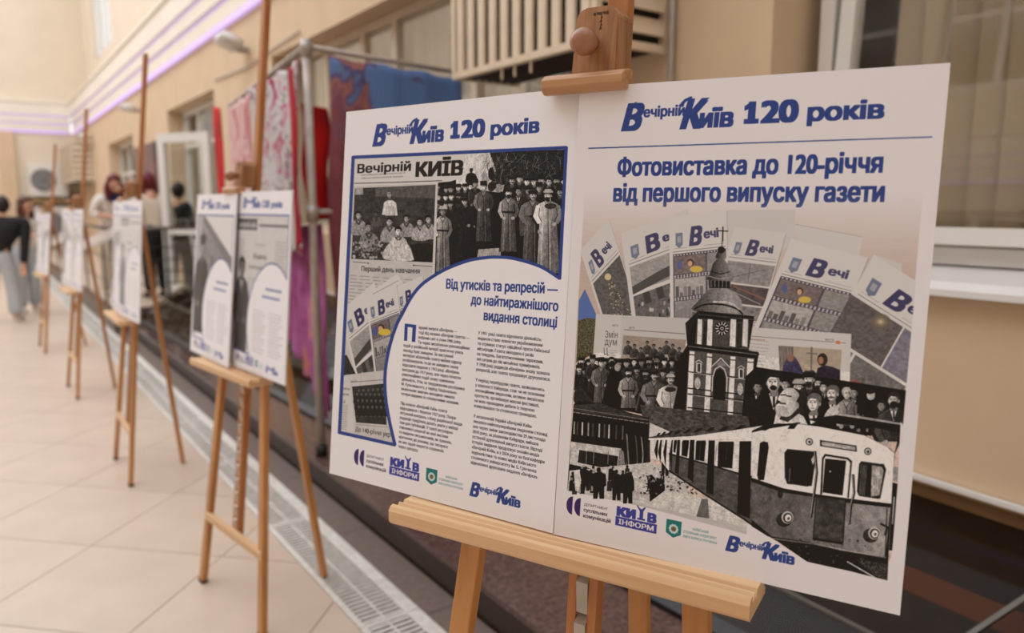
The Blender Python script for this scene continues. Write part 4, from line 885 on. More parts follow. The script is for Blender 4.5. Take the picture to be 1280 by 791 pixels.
        pic(.06, .84, .98, .99, (k(.5),)*3); scatter_pg = [c.ell(*P(rr.uniform(.1, .9), rr.uniform(.86, .98)), 2.5, 2, k(.3), .7) for _ in range(12)]
    elif mode == 4:    # sun over the clouds with smaller tiles
        pic(.0, .36, .66, .72, (k(.36), k(.34), k(.35)))
        p = P(.42, .42)
        for r_, t in ((13, .42), (9, .52), (5.5, .72), (2.6, .95)): c.ell(p[0], p[1], r_, r_*.8, (k(t), k(t*.9), k(t*.75)), .6)
        pic(.68, .36, 1.0, .72, (k(.48), k(.48), k(.55))); pic(.0, .745, .33, 1.0, (k(.4), k(.42), k(.45))); pic(.36, .745, 1.0, 1.0, (k(.42),)*3)
    elif mode == 5:    # map of districts
        pic(.06, .36, .98, .99, (k(.6), k(.55), k(.5)))
        for i in range(60):
            x, y = rr.uniform(.08, .9), rr.uniform(.38, .95); c.poly(pg([(x, y), (x+.08, y), (x+.08, y+.04), (x, y+.04)]), (k(rr.uniform(.4, .8)), k(rr.uniform(.4, .65)), k(rr.uniform(.35, .6))), .8)
def unit(o, ux, uy):
    return lambda x, y: (o[0]+ux[0]*x+uy[0]*y, o[1]+ux[1]*x+uy[1]*y)

def paint_left():
    c = Canvas(1200, 1700, [(433.1, 139.2), (724.5, 108.4), (692.3, 666.8), (410.9, 590.9)])
    header(c, (465.5, 181.3), (673.5, 167.5))
    # collage inside the blue frame
    c.poly([(441, 196), (706, 184), (694, 360), (493, 556), (423, 541)], .80, tex=(.03, 30, 30, 2))
    # masthead of the old issue
    c.poly([(443, 197), (600, 190), (606, 226), (443, 231)], .86)
    c.text('Вечірній', (446.5, 215.2), (513.5, 212.0), 40, INK, .035)
    c.text('КИЇВ', (519, 219.2), (579, 217.3), 60, INK, .055)
    c.poly([(560, 196), (584, 195), (584, 221), (560, 222)], .86, .0, grad=((560, 200), (584, 200), .86))
    for i, (a, b) in enumerate((((451, 218.6), (506, 215.8)), ((452, 222.6), (504, 220.0)))):
        c.text(('газета київського міського комітету кпу та', 'київської обласної депутатів трудящих')[i], a, b, 8, .35)
    c.stroke([(443, 228), (500, 226.5), (552, 224.5)], 1.0, .2)
    # school room picture
    c.poly([(443.5, 234), (544.5, 229.5), (541, 326.5), (439, 322)], .24, tex=(.07, 14, 30, 3))
    c.poly([(469, 233), (545, 229.5), (544, 247), (500, 245), (469, 244)], .38, .8, tex=(.05, 6, 20, 2)); c.poly([(444, 234), (454, 233.6), (454, 242), (444, 242)], .62)
    c.poly([(480, 252), (484, 249), (490.5, 249), (495, 252), (497, 268), (493.5, 268), (492.5, 259), (482, 259), (481, 267), (477.5, 267)], .80, tex=(.1, 6, 4, 2)); c.poly([(482, 256), (492.5, 256), (493, 268), (481, 268)], .72, tex=(.1, 6, 4, 2)); head(c, 487, 241.5, 4.4, .62, None, .06, .35)
    for (x, y, s, t) in ((448, 268, 4.6, .55), (461, 283, 5.6, .5), (470, 266, 3.0, .3), (487, 276, 4.8, .58), (508, 272, 4.2, .55), (525, 276, 4.4, .62), (535.5, 273, 4.6, .6), (498, 288, 5.2, .72)):
        c.poly([(x-2.2*s, y+5*s), (x-1.8*s, y+2*s), (x-.6*s, y+1.1*s), (x+.6*s, y+1.1*s), (x+1.9*s, y+2.2*s), (x+2.3*s, y+5*s)], t+.04, .9, tex=(.22, 6, 5, 3), smooth=True)
        head(c, x, y, s, t+.1, None, .06, .08)
        c.stroke([(x-.7*s, y+1.3*s), (x, y+2.4*s), (x+.7*s, y+1.3*s)], .4*s, .15, .7)
    c.poly([(480, 322), (484, 305), (497, 299), (508, 302), (518, 323)], .74, tex=(.14, 8, 6, 3), smooth=True)
    c.poly([(512, 304), (536, 302), (542, 306), (541, 326), (518, 325)], .10, .9)
    scatter(c, 120, (441, 298, 478, 322), .8, 2.6, (.12, .3, .55, .7), 3)
    c.stroke([(441, 325.5), (458, 327.2)], .8, .3); c.ell(460, 327.4, 1, 1, .2); c.stroke([(518, 330), (541, 331.5)], .8, .3); c.ell(517, 330, 1, 1, .2)
    c.poly([(544.6, 228), (546.6, 228), (543.5, 345), (540, 345)], .84)
    # gathering in the square
    c.clip = np.zeros((c.h, c.w)); cv = c.cover(*c.loops([[(547.5, 227), (563, 225.5), (577, 221), (582, 190), (705.5, 186), (700, 362), (543, 352)]])); c.clip[cv[0]:cv[0]+cv[2].shape[0], cv[1]:cv[1]+cv[2].shape[1]] = cv[2]
    c.poly([(540, 186), (708, 184), (702, 362), (540, 352)], .10)
    c.poly([(570, 190), (640, 187), (628, 240), (570, 232)], .82, grad=((575, 200), (640, 215), .68))
    c.poly([(612, 190), (707, 184), (706, 240), (668, 232), (640, 228), (612, 232), (620, 212)], .14, tex=(.16, 3, 14, 3))
    r = random.Random(5)
    for i in range(150):
        x = r.uniform(612, 702); y = r.uniform(187, 222); c.stroke([(x, y), (x+r.uniform(-7, 7), y+r.uniform(3, 13)), (x+r.uniform(-12, 12), y+r.uniform(8, 18))], .45, r.choice([.45, .6, .35, .06]), .75)
    for i in range(40):
        x = r.uniform(606, 632); c.stroke([(x, r.uniform(190, 215)), (x+r.uniform(-8, 4), r.uniform(200, 226))], .4, .15, .6)
    man(c, 589, 212, 2.4, .12, .2, None, .05, 4, w=1.2)
    c.poly([(602, 232), (603, 216), (606, 212), (609, 216), (610, 232)], .6)
    c.ell(614, 216, 4, 8, .12); c.ell(614, 232, 4.5, 6, .18)
    crowd(c, [(548+i*8.2+r.uniform(-1.5, 1.5), 234+j*11+r.uniform(-2, 2)+(i*0.1)) for j in range(3) for i in range(6)], 4.1, 11, (.14, .34))
    crowd(c, [(640+i*9.2, 224+r.uniform(-2, 3)) for i in range(8)]+[(648+i*13, 236+r.uniform(-2, 3)) for i in range(5)], 4.9, 12, (.12, .3))
    c.poly([(598, 300), (612, 240), (628, 238), (632, 300), (626, 316), (600, 318)], .05)
    man(c, 594, 229, 4.3, .24, .6, 'fur', .05, 5, w=1.0); man(c, 604.5, 232.5, 4.7, .46, .8, 'fur', .05, 7.4, w=1.15)
    c.ell(623, 234, 4.5, 5.5, .55, tex=(.2, 3, 3, 2)); c.ell(616, 231, 4, 5, .15)
    man(c, 580, 251, 4.9, .22, .72, 'cap', .04, 9, w=1.15)
    c.poly([(568, 250), (584, 262), (590, 272), (580, 285), (570, 345), (560, 350)], .13, .8, tex=(.05, 5, 5, 2), smooth=True)
    man(c, 553.5, 263, 5.2, .78, .55, 'light', .10, 7.4, w=.95, belt=True)
    c.poly([(598, 310), (626, 308), (626, 322), (596, 322)], .62, tex=(.12, 5, 2, 2))
    man(c, 635.5, 240, 5.2, .64, .8, 'cap', .08, 7.2, w=1.05, belt=True, beard=True)
    man(c, 666, 243, 5.7, .50, .72, 'cap', .06, 8.6, w=1.3, belt=True, beard=True)
    c.poly([(650, 262), (656, 256), (662, 268), (658, 288), (650, 292)], .42, .7, tex=(.08, 4, 3, 2), smooth=True)
    man(c, 685, 243, 5.9, .86, .76, 'light', .14, 8.4, w=1.3, beard=True)
    c.ell(688, 256, 7.5, 3.6, .22, tex=(.12, 2, 2, 2)); c.ell(674, 288, 2, 3, .6)
    c.clip = None
    grain(c, [(443.5, 234), (544.5, 229.5), (541, 326.5), (439, 322)], .12, 2.4, 1.2); grain(c, [(547.5, 227), (563, 225.5), (577, 221), (582, 190), (705.5, 186), (700, 362), (543, 352)], .13, 2.4, 1.25)
    # printed column under the school picture
    c.text('Перший день навчання', (451.5, 337.2), (524.5, 340.2), 23, .18, .02)
    textlines(c, (438, 342.5), (538, 350), (434, 385), 11, .5, .9, 4)
    c.clip = np.zeros((c.h, c.w)); cv = c.cover(*c.loops([[(441, 196), (706, 184), (694, 360), (493, 556), (423.5, 540)]])); c.clip[cv[0]:cv[0]+cv[2].shape[0], cv[1]:cv[1]+cv[2].shape[1]] = cv[2]
    # fan of the present-day newspaper
    front_page(c, unit((425, 387), (43, -36), (26, 112)), .86, 1, .0, 1)
    front_page(c, unit((494.5, 357), (34, -14), (6, 90)), .86, 2, .0, 4)
    front_page(c, unit((456.5, 368), (39, -15), (12, 103)), .86, 2, .0, 2)
    c.poly([(456, 368), (496, 341), (504, 352), (458, 371)], .86); c.stroke([(466, 366), (498, 349)], .8, .6)
    c.poly([(427, 444), (433, 442), (450, 478), (428, 482)], .14, tex=(.25, 3, 3, 2))
    # lower page with the dark group portrait
    c.poly([(426, 468), (500, 459), (500, 560), (420, 545)], .80, tex=(.02, 20, 20, 1)); c.poly([(427, 470), (436, 468.5), (443, 540), (424, 538)], .84, .8)
    c.stroke([(438, 476.5), (482, 473)], .6, .3); c.text('ЖИТТЯ', (438.5, 476.5), (446, 475.8), 7, .3)
    c.poly([(439.5, 482), (481, 478), (483, 530), (444.5, 527)], .17, tex=(.08, 8, 8, 3))
    for j in range(3):
        for i in range(7): man(c, 446+i*5.6+j*1.2, 491+j*8+i*.1, 2.0, .10, .42, None, .05, 3)
    for i in range(6): c.ell(448+i*6, 487-i*.4, 1.4, 1.9, .45, .7)
    c.stroke([(445, 529.5), (486, 533)], .5, .45); textlines(c, (428, 505), (435, 506), (426, 535), 14, .45, .6, 6)
    c.text('зміни', (428.5, 485.5), (436.5, 486.5), 12, .25); c.text('думок', (428, 492.5), (436, 493.5), 12, .25); c.text('Ц', (427.5, 502), (431, 502.4), 16, .2)
    c.text('До 140-річчя укр', (443.5, 538), (487.5, 545.4), 22, .2, .01)
    c.clip = None
    # white field with the arc, then the blue line
    arc = [(493.4, 555.0), (486.5, 525), (481.8, 495), (481.2, 465), (486.5, 433), (495, 406), (502.5, 391), (513, 371.5), (524.7, 356.4), (540, 344.6), (560, 333.5), (585, 324.2), (605, 320.6), (621, 319.6), (640, 321), (662, 326.5), (680, 333.5), (699.5, 346)]
    A = list(map(tuple, spl(arc, False)))
    c.poly(A+[(712, 350), (705, 640), (560, 600), (494, 570)], c.paper)
    c.poly([(700, 346), (708.5, 182), (722, 150), (716, 640), (699, 640)], c.paper)
    c.stroke(A, 4.0, BLUE)
    c.stroke([(493.4, 555.2), (423.6, 539.6), (441.5, 195.6), (707.4, 183.4), (699.7, 346.5)], 4.2, BLUE)
    # headings and columns
    c.text('Від утисків та репресій —', (557.5, 358.8), (697.5, 365.5), 40, BLUE, .035)
    c.text('до найтиражнішого', (588.5, 378.3), (698, 387.2), 40, BLUE, .035)
    c.text('видання столиці', (604.5, 398.2), (696.5, 407.6), 40, BLUE, .035)
    q = c.M([(506, 402.8), (519.5, 404.2), (518.5, 426.2), (505, 424.5)])
    c.poly([(505.9, 402.8), (520.3, 404.4), (519, 426), (514.6, 425.5), (515.5, 407.8), (509.5, 407.1), (508.8, 424.7), (504.8, 424.2)], BLUE)
    t1 = ['ерший випуск «Вечірки» —', 'тоді під назвою «Вечірня газета» —', 'побачив світ 6 січня 1906 року.', 'Та через висвітлення революційних', 'подій у російській імперії практично увесь', 'наклад було знищено. За наступний', 'матеріал «Коровай» газету майже одразу', 'розформували, та це не завадило знову', 'відродити видання у 1913 році. «Вечірка»', 'виходила до 1917 року, але через початок', 'революційних подій знову припинила', 'діяльність. Утім, за твердженням дослідника', 'М. Кульчицького, у період Національно-', 'визвольних змагань виходило чимало', 'чотири видання зі співзвучними назвами.', None,
          'Під назвою «Вечірній Київ» газета', 'відродилася 1 березня 1927 року. Попри', 'потужний контроль з боку радянської влади', 'редакція приділяла досить уваги у виборі', 'тем для публікацій. У газеті регулярно', 'з’являлися рецензії на нові вистави', 'та видання письменників, як правило,', 'критичних до режиму, що тиснувся', 'на них задля закриття справжніх', 'через цензуру.']
    t2 = ['У 1951 році газета відновила діяльність:', 'видання стало повністю україномовним', 'та отримує статус офіційної преси Київської', 'міськради. Газета виходила 6 разів', 'на тиждень. Багатотисячними тиражами,', 'які сягали до пів мільйона примірників.', 'У 1958 році редакція «Вечірки» знову зазнала', 'репресій, але газета продовжує друкуватися.', None,
          'У період перебудови газета, залишаючись', 'у власності Київради, стає чи не основним', 'опозиційним виданням, активно висвітлює', 'протести, організовує масові фестивалі,', 'на яких проводили дебати із творчою', 'комунікацією та столичною громадою.', None,
          'У незалежній Україні «Вечірній Київ»', 'лишався найпопулярнішим виданням столиці,', 'але через зміни законодавства 29 листопада', '2018 року, за рішенням Київради, вийшов', 'останній друкований випуск газети. Відтоді', 'історію видання продовжує онлайн-медіа', '«Вечірній Київ», а з 2024 року на базі кафедри', 'журналістики та нових медіа Київського', 'столичного університету ім. Б. Грінченка', 'відновлено друковане видання «Вечірка».']
    def block(lines, pa, pb, hx, xs):
        qa, qb = c.M([pa, pb]); n = len(lines)-1; dy = (qb[1]-qa[1])/n
        for i, t in enumerate(lines):
            if t: c.line(t, ((qa[0]+qb[0])/2+(80 if (t in t1[:4] and lines is t1) else 0), qa[1]+dy*i), hx, xs, (.2, .19, .22), .004)
    block(t1, (506.3, 407.5), (497, 558.2), 13.2, .86)
    block(t2, (599.0, 416.3), (588.0, 578.5), 13.2, .86)
    q = c.M([(441, 583)])[0]; sponsor_row(c, (152, 1626), 9.0)
    return c

def paint_right():
    c = Canvas(1200, 1700, [(724.5, 108.4), (1187, 79.1), (1125.5, 769.5), (692.3, 666.8)], (.925, .92, .94))
    header(c, (776, 162), (1104, 151.3))
    c.stroke([(735.5, 184.4), (1164, 171.6)], 1.5, BLUE)
    c.text('Фотовиставка до 120-річчя', (771, 218.6), (1102.5, 215.3), 62, BLUE, .045)
    c.text('від першого випуску газети', (766, 250.6), (1104.5, 251.8), 62, BLUE, .045)
    # warm table top fading in below the title
    reg = [(731, 232), (1154, 226), (1112, 726), (1060, 713), (1009, 702), (940, 668), (830, 638), (709, 612)]
    q = c.M([(731, 238), (731, 330)]); cov = c.cover(*c.loops([reg])); y0, x0, m = cov
    Y = np.arange(m.shape[0])[:, None]+y0; t = np.clip((Y-q[0][1])/(q[1][1]-q[0][1]), 0, 1); m2 = m*t
    c.comp((y0, x0, m2), (.80, .735, .70), 1, tex=(.022, 5, 60, 2))
    c.clip = np.zeros((c.h, c.w)); cv = c.cover(*c.loops([[(729, 225), (1156, 220), (1133, 480), (1112, 735), (700, 720), (708, 612), (721, 440)]])); c.clip[cv[0]:cv[0]+cv[2].shape[0], cv[1]:cv[1]+cv[2].shape[1]] = cv[2]
    # fan of newspapers
    c.poly([(723, 375), (731, 360), (747, 396), (741, 440), (720, 452)], (.36, .47, .72)); c.poly([(722, 400), (735, 396), (745, 398), (744, 440), (720, 452)], (.34, .33, .24), tex=(.2, 3, 3, 2))
    front_page(c, unit((725, 312), (36, -39), (39, 122)), .86, 0, .12, 3)
    front_page(c, unit((891, 262), (80, 3), (-22, 140)), .86, 5, .14, 6)
    front_page(c, unit((926, 288), (61, -24), (-32, 128)), .86, 3, .14, 7)
    c.poly([(905, 263), (922, 262), (994, 262), (992, 300), (930, 350), (905, 330)], .83)
    front_page(c, unit((776, 291), (82, -30), (16, 122)), .86, 1, .12, 1)
    front_page(c, unit((836, 270), (72, -8), (2, 136)), .87, 2, .14, 2)
    front_page(c, unit((918, 283), (64, 8), (-32, 112)), .86, 3, .14, 7)
    c.poly([(994, 280), (1078, 296), (1072, 325), (1000, 320)], .85); c.stroke([(994, 280), (1078, 296)], .6, .66)
    front_page(c, unit((989, 298), (96, 24), (-54, 128)), .87, 2, .12, 9)
    c.poly([(1092, 318), (1127, 330), (1126, 350), (1100, 350)], .84)
    front_page(c, unit((1092, 318), (98, 62), (-78, 138)), .87, 4, .08, 4)
    c.poly([(1151, 338), (1175, 338), (1150, 540), (1133, 540)], c.paper)
    # two open pages lying under the fan
    c.poly([(745, 391), (778, 393), (776, 447), (741, 446)], .83); c.poly([(777, 393), (862, 397), (862, 470), (774, 462)], .80)
    c.stroke([(780, 411), (856, 416.5)], .7, .35); c.text('ЖИТТЯ', (786, 410), (793, 410.4), 8, .35); c.text('АКТУ', (765, 407), (773, 407.5), 8, .35)
    c.text('Змін', (756.5, 421), (772, 421.5), 26, .32); c.text('дум', (756, 430), (771, 430.7), 26, .32); c.text('Ц', (755, 442), (760, 442), 26, .3); textlines(c, (762, 437), (772, 437.5), (761, 446), 4, .5, .5)
    c.poly([(779, 418), (858, 424), (854, 462), (776, 452)], (.64, .60, .57), tex=(.06, 10, 12, 2))
    for i in range(9): man(c, 785+i*8.0, 430+(i % 3)*4-2, 2.4, .3, .5, None, .25, 3)
    c.poly([(931, 408), (1064, 417), (1062, 480), (925, 480)], .84); c.stroke([(937, 419.5), (1057, 428.5)], .6, .4); c.text('ЖИТТЯ', (1031, 425.5), (1042, 426.3), 7, .3); c.poly([(1045, 425.5), (1050, 426), (1050, 430), (1045, 429.6)], (.85, .5, .35))
    textlines(c, (936, 424), (963, 427), (933, 466), 11, .5, .6, 8, .3); c.stroke([(937, 423), (956, 424.5)], .8, (.75, .4, .35))
    c.poly([(973, 431), (1052, 437), (1050, 474), (978, 472)], (.70, .66, .60), tex=(.05, 8, 12, 2)); c.poly([(973, 432), (992, 433), (990, 470), (975, 468)], (.5, .47, .45), tex=(.15, 30, 3, 2))
    c.poly([(979, 470), (982, 450), (990, 444), (998, 452), (1004, 472)], (.28, .27, .38), tex=(.06, 4, 4, 2), smooth=True); c.ell(988, 447, 4, 5, (.6, .45, .38)); c.ell(1028, 449, 6.5, 8, (.2, .14, .13)); c.ell(1026, 450, 3.4, 4.6, (.66, .5, .42))
    c.poly([(1018, 474), (1022, 460), (1030, 456), (1040, 458), (1050, 462), (1050, 475)], (.2, .18, .24), smooth=False)
    c.stroke([(1014.5, 434), (1014, 462)], 2.4, .45); c.stroke([(1009, 441), (1021, 442)], 1.6, .45)
    c.text('ЧЕ', (1062, 480), (1072, 486), 22, (.75, .35, .3), .03, .8)
    # soldiers
    r = random.Random(21)
    c.poly([(722, 452), (745, 446), (850, 450), (852, 520), (828, 522), (760, 508), (718, 502)], .07)
    crowd(c, [(727+i*9.4, 452+r.uniform(-2, 2)) for i in range(13)]+[(724+i*7, 462+r.uniform(-2, 2)) for i in range(4)]+[(796+i*11, 464+r.uniform(-2, 2)) for i in range(5)], 4.3, 22, (.14, .32))
    man(c, 741, 449, 4.2, .24, .65, 'fur', .05, 5, w=1.0); man(c, 751.5, 453, 4.6, .46, .8, 'fur', .05, 5.8, w=1.2)
    c.poly([(760, 470), (764, 458), (776, 460), (779, 475), (774, 508), (752, 505)], .05); c.ell(772, 458, 4, 5, .6, tex=(.2, 3, 3, 2)); c.ell(765, 454, 4, 4, .1)
    man(c, 785.5, 465, 4.9, .64, .8, 'cap', .06, 4.6, w=1.1, belt=True, beard=True)
    man(c, 818, 469, 5.5, .48, .72, 'cap', .05, 4.6, w=1.35, belt=True, beard=True); c.stroke([(800, 490), (795, 512)], 2.2, .5, .6)
    man(c, 838, 474, 5.6, .84, .75, 'light', .14, 3.8, w=1.3, beard=True); c.ell(838, 486, 7, 3.2, .2, tex=(.12, 2, 2, 2))
    c.poly([(718, 502), (722, 480), (736, 494), (742, 506)], .2, .9, tex=(.08, 3, 3, 2), smooth=True)
    # bell tower: left flank in shade, front face light pilasters
    X = lambda p: cr(830, 270, 2.93, p)
    c.poly(X([(78, 390), (125, 345), (330, 365), (310, 490), (348, 500), (330, 600), (315, 770), (100, 740), (30, 720), (55, 600), (50, 530), (85, 470)]), .09)
    c.poly(X([(110, 345), (122, 312), (160, 272), (205, 262), (250, 272), (282, 305), (284, 345), (262, 352)]), .30, tex=(.08, 5, 4, 2), grad=(X([(120, 300)])[0], X([(240, 300)])[0], .62), smooth=True)
    c.stroke(X([(112, 338), (150, 322), (210, 322), (262, 336), (288, 358)]), 2.0, .06, smooth=True); c.stroke(X([(180, 312), (240, 316), (275, 340)]), 2.0, .8, .8, smooth=True)
    c.poly(X([(163, 222), (165, 262), (243, 262), (245, 225)]), .12)
    for x in range(172, 243, 14): c.stroke(X([(x, 226), (x, 258)]), 1.1, .5)
    c.poly(X([(162, 218), (170, 205), (180, 170), (205, 152), (230, 170), (240, 205), (248, 222), (244, 236), (164, 232)]), .2, tex=(.1, 3, 3, 2), grad=(X([(170, 200)])[0], X([(225, 200)])[0], .5), smooth=True)
    c.stroke(X([(164, 218), (205, 228), (248, 220)]), 1.2, .6, smooth=True); c.stroke(X([(172, 200), (205, 210), (240, 202)]), 1.0, .05, smooth=True)
    c.poly(X([(190, 152), (196, 128), (212, 110), (222, 128), (226, 152)]), .18, smooth=True, grad=(X([(192, 140)])[0], X([(218, 140)])[0], .5)); c.ell(*X([(209, 122)])[0], 4.6, 4.4, .1)
    c.stroke(X([(211, 110), (215, 40)]), .9, .1); c.stroke(X([(197, 52), (233, 54)]), 1.3, .08); c.stroke(X([(215, 38), (214, 90)]), 1.5, .08)
    c.poly(X([(125, 345), (136, 362), (328, 384), (330, 366), (300, 362)]), .05); c.stroke(X([(128, 358), (330, 378)]), 1.0, .35)
    # upper tier
    c.poly(X([(122, 372), (312, 390), (308, 488), (112, 468)]), .30, tex=(.05, 3, 5, 2))
    for x0, x1 in ((124, 140), (160, 178), (244, 264), (290, 308)): c.poly(X([(x0, 375), (x1, 377), (x1-3, 478), (x0-4, 474)]), .86, tex=(.05, 6, 4, 1))
    c.poly(X([(146, 382), (158, 383), (156, 470), (142, 468)]), .18); c.poly(X([(268, 390), (286, 392), (284, 482), (266, 480)]), .2)
    px, py = X([(212, 410)])[0]
    c.ell(px, py, 8.6, 8.6, .1)
    for k in range(12): a = k*math.pi/6; c.stroke([(px, py), (px+8*math.cos(a), py+8*math.sin(a))], 1.3, .8)
    c.ell(px, py, 4.4, 4.4, .12); c.ell(px, py, 2.2, 2.2, .7); c.ell(px, py, 1.1, 1.1, .1)
    # cornice and lower tiers
    c.poly(X([(88, 462), (345, 496), (349, 508), (318, 516), (95, 482)]), .07); c.stroke(X([(90, 474), (340, 506)]), 1.3, .45)
    c.poly(X([(92, 488), (332, 520), (322, 610), (318, 760), (78, 722)]), .34, tex=(.05, 3, 6, 2))
    for x0, x1 in ((94, 112), (158, 176), (244, 262), (306, 328)):
        d = (x0-94)*.13
        c.poly(X([(x0, 492+d), (x1, 494+d), (x1-10, 728+d), (x0-12, 724+d)]), .88, tex=(.06, 8, 4, 2)); c.stroke(X([(x0-1, 505+d), (x1+1, 507+d)]), 1.2, .15)
    for y in (574, 634, 655, 705): c.stroke(X([(88, y-6), (322, y+22)]), 1.5, .10)
    for y in (578, 660): c.stroke(X([(88, y-8), (322, y+22)]), .7, .75)
    c.poly(X([(180, 668), (181, 590), (190, 565), (204, 556), (218, 566), (226, 590), (224, 674)]), .03, smooth=False); c.stroke(X([(176, 640), (178, 590), (188, 558), (205, 547), (222, 560), (231, 590), (229, 642)]), 1.3, .82)
    c.stroke(X([(176, 548), (208, 518), (240, 552)]), 1.3, .82); c.poly(X([(186, 545), (208, 526), (232, 548)]), .5)
    for x, y in ((125, 535), (280, 556)):
        c.poly(X([(x-7, y+36), (x-7, y), (x+12, y+2), (x+12, y+38)]), .8); c.poly(X([(x-2, y+33), (x-2, y+4), (x+8, y+5), (x+8, y+34)]), .08); c.stroke(X([(x+3, y+4), (x+3, y+33)]), .4, .6); c.stroke(X([(x-10, y-2), (x+3, y-10), (x+15, y)]), 1, .8)
    for x, y in ((118, 590), (274, 612)): c.ell(*X([(x+5, y+20)])[0], 3.6, 7.5, .7, tex=(.2, 3, 3, 2))
    c.poly(X([(0, 712), (318, 754), (316, 772), (0, 728)]), .06); c.poly(X([(-60, 700), (60, 726), (60, 760), (-60, 745)]), .2, tex=(.06, 4, 4, 2)); c.stroke(X([(-40, 712), (310, 764)]), 1.5, .42)
    for i in range(30): c.stroke(X([(10+i*10, 722+i*1.35), (10+i*10, 730+i*1.35)]), .8, .05)
    c.poly(X([(60, 762), (310, 768), (300, 800), (60, 790)]), .3, tex=(.1, 4, 6, 2))
    # men of the rally
    c.poly([(932, 470), (945, 458), (1134, 488), (1129, 540), (1110, 545), (950, 540), (925, 545)], .05)
    H = lambda X_, Y_: (920+X_/5.565, 430+Y_/5.565)
    for (x, y, s, cap, bd, f) in ((345, 280, 6, None, False, .7), (435, 300, 7.5, 'light', False, .85), (575, 275, 6, None, True, .75), (610, 300, 5.5, None, False, .75), (820, 340, 6, None, False, .65), (150, 300, 6.5, None, False, .6), (185, 395, 6.5, None, True, .55), (885, 405, 5.5, None, False, .6), (1010, 430, 6, None, False, .6)):
        p = H(x, y); man(c, p[0], p[1], s*1.05, .12, f, cap, .04, 3, beard=bd)
    p = H(265, 265); man(c, p[0], p[1], 11.6, .10, .88, None, .04, 3, w=1.1, hair=.14); c.ell(p[0]-1, p[1]+6.6, 4.4, 3.2, .05); c.poly([(p[0]-9, p[1]-8), (p[0]-4, p[1]-14), (p[0]+8, p[1]-15), (p[0]+10, p[1]-8), (p[0]+2, p[1]-10)], .12)
    p = H(510, 245); man(c, p[0], p[1], 8.2, .2, .82, 'cap', .04, 3, beard=True)
    p = H(672, 345); man(c, p[0], p[1], 9.0, .12, .88, None, .04, 3, w=1.0, beard=True, hair=.4)
    p = H(770, 345); man(c, p[0], p[1], 6.8, .7, .75, None, .1, 3, beard=True, hair=.7)
    c.poly([H(850, 310), H(960, 340), H(985, 500), H(840, 480)], .08); c.ell(*H(938, 355), 5.2, 6.0, .72, tex=(.15, 2, 3, 2)); c.ell(*H(935, 330), 5, 3, .15)
    p = H(1098, 392); man(c, p[0], p[1], 8.8, .3, .8, None, .05, 3, w=1.15, beard=True, hair=.2); c.ell(p[0], p[1]+5, 5, 4.4, .1)
    p = H(543, 410); man(c, p[0], p[1], 10.2, .08, .90, None, .04, 2.6, w=1.1, hair=.4); c.poly([H(505, 480), H(560, 560), H(520, 555)], .85)
    c.poly([H(610, 520), H(640, 455), H(690, 425), H(705, 455), H(720, 470), H(690, 500), H(650, 530)], .8, tex=(.15, 3, 3, 2), smooth=True)
    # the bearded man looking up
    c.poly([H(280, 470), H(270, 520), H(260, 560), H(500, 560), H(470, 500), H(410, 470)], .80, tex=(.10, 4, 4, 2)); c.poly([H(330, 470), H(450, 460), H(470, 400), H(440, 480), H(360, 540), H(300, 520)], .2, tex=(.08, 4, 4, 2))
    c.poly([H(275, 430), H(310, 400), (H(290, 380)), H(325, 325), H(370, 302), H(430, 318), H(465, 360), H(455, 430), H(420, 455), H(370, 500), H(300, 490)], .90, smooth=True, grad=(H(300, 400), H(450, 400), .62), tex=(.05, 4, 4, 2))
    c.poly([H(400, 300), H(470, 340), H(478, 400), H(430, 470), H(420, 400), H(440, 350)], .16, smooth=True, tex=(.06, 3, 3, 2)); c.ell(*H(425, 425), 2.6, 4.2, .62); c.stroke([H(312, 352), H(348, 350)], 1.5, .1); c.stroke([H(352, 358), H(385, 362)], 1.6, .1); c.stroke([H(305, 408), H(345, 412)], 2.2, .3); c.stroke([H(302, 430), H(330, 436)], 1.0, .15)
    c.poly([H(272, 435), H(300, 425), H(350, 440), H(370, 490), H(310, 500), H(280, 480)], .70, .8, tex=(.12, 3, 3, 2), smooth=True)
    c.stroke([H(690, 487), H(860, 508), H(1165, 560)], 2.8, .75, .8)
    # station building on the left
    B = lambda p: cr(700, 490, 4.944, p)
    c.poly([(800, 505), (935, 520), (940, 545), (812, 552)], .3, tex=(.12, 6, 10, 2))
    c.poly(B([(85, 70), (110, 50), (265, 65), (420, 120), (550, 155), (560, 470), (45, 600)]), .06)
    c.poly(B([(88, 75), (250, 62), (400, 118), (550, 160), (540, 175), (90, 112)]), .24, tex=(.08, 2, 20, 2))
    c.stroke(B([(80, 118), (545, 190)]), 1.2, .55); c.stroke(B([(85, 95), (545, 168)]), .8, .5)
    for i in range(14): c.stroke(B([(95+i*33, 122+i*5), (95+i*33, 135+i*5)]), 1.5, .12)
    for i, x in enumerate((85, 105, 135, 172, 200, 240, 272, 300, 345, 385)): c.poly(B([(x, 175+i*3), (x+9, 176+i*3), (x+7, 255+i*4), (x-3, 254+i*4)]), (.6, .3, .75, .55, .3, .7, .35, .72, .3, .4)[i])
    c.poly(B([(75, 268), (380, 318), (378, 345), (70, 300)]), .10); c.poly(B([(68, 300), (380, 345), (360, 480), (345, 500), (60, 440)]), .74, tex=(.08, 10, 10, 2)); c.poly(B([(120, 352), (360, 392), (350, 480), (110, 430)]), .12, tex=(.1, 5, 5, 2))
    for x in (165, 210, 300): c.stroke(B([(x, 360), (x-4, 440)]), 1.0, .5)
    c.poly(B([(370, 350), (395, 360), (430, 500), (350, 500)]), .5, tex=(.2, 5, 3, 2))
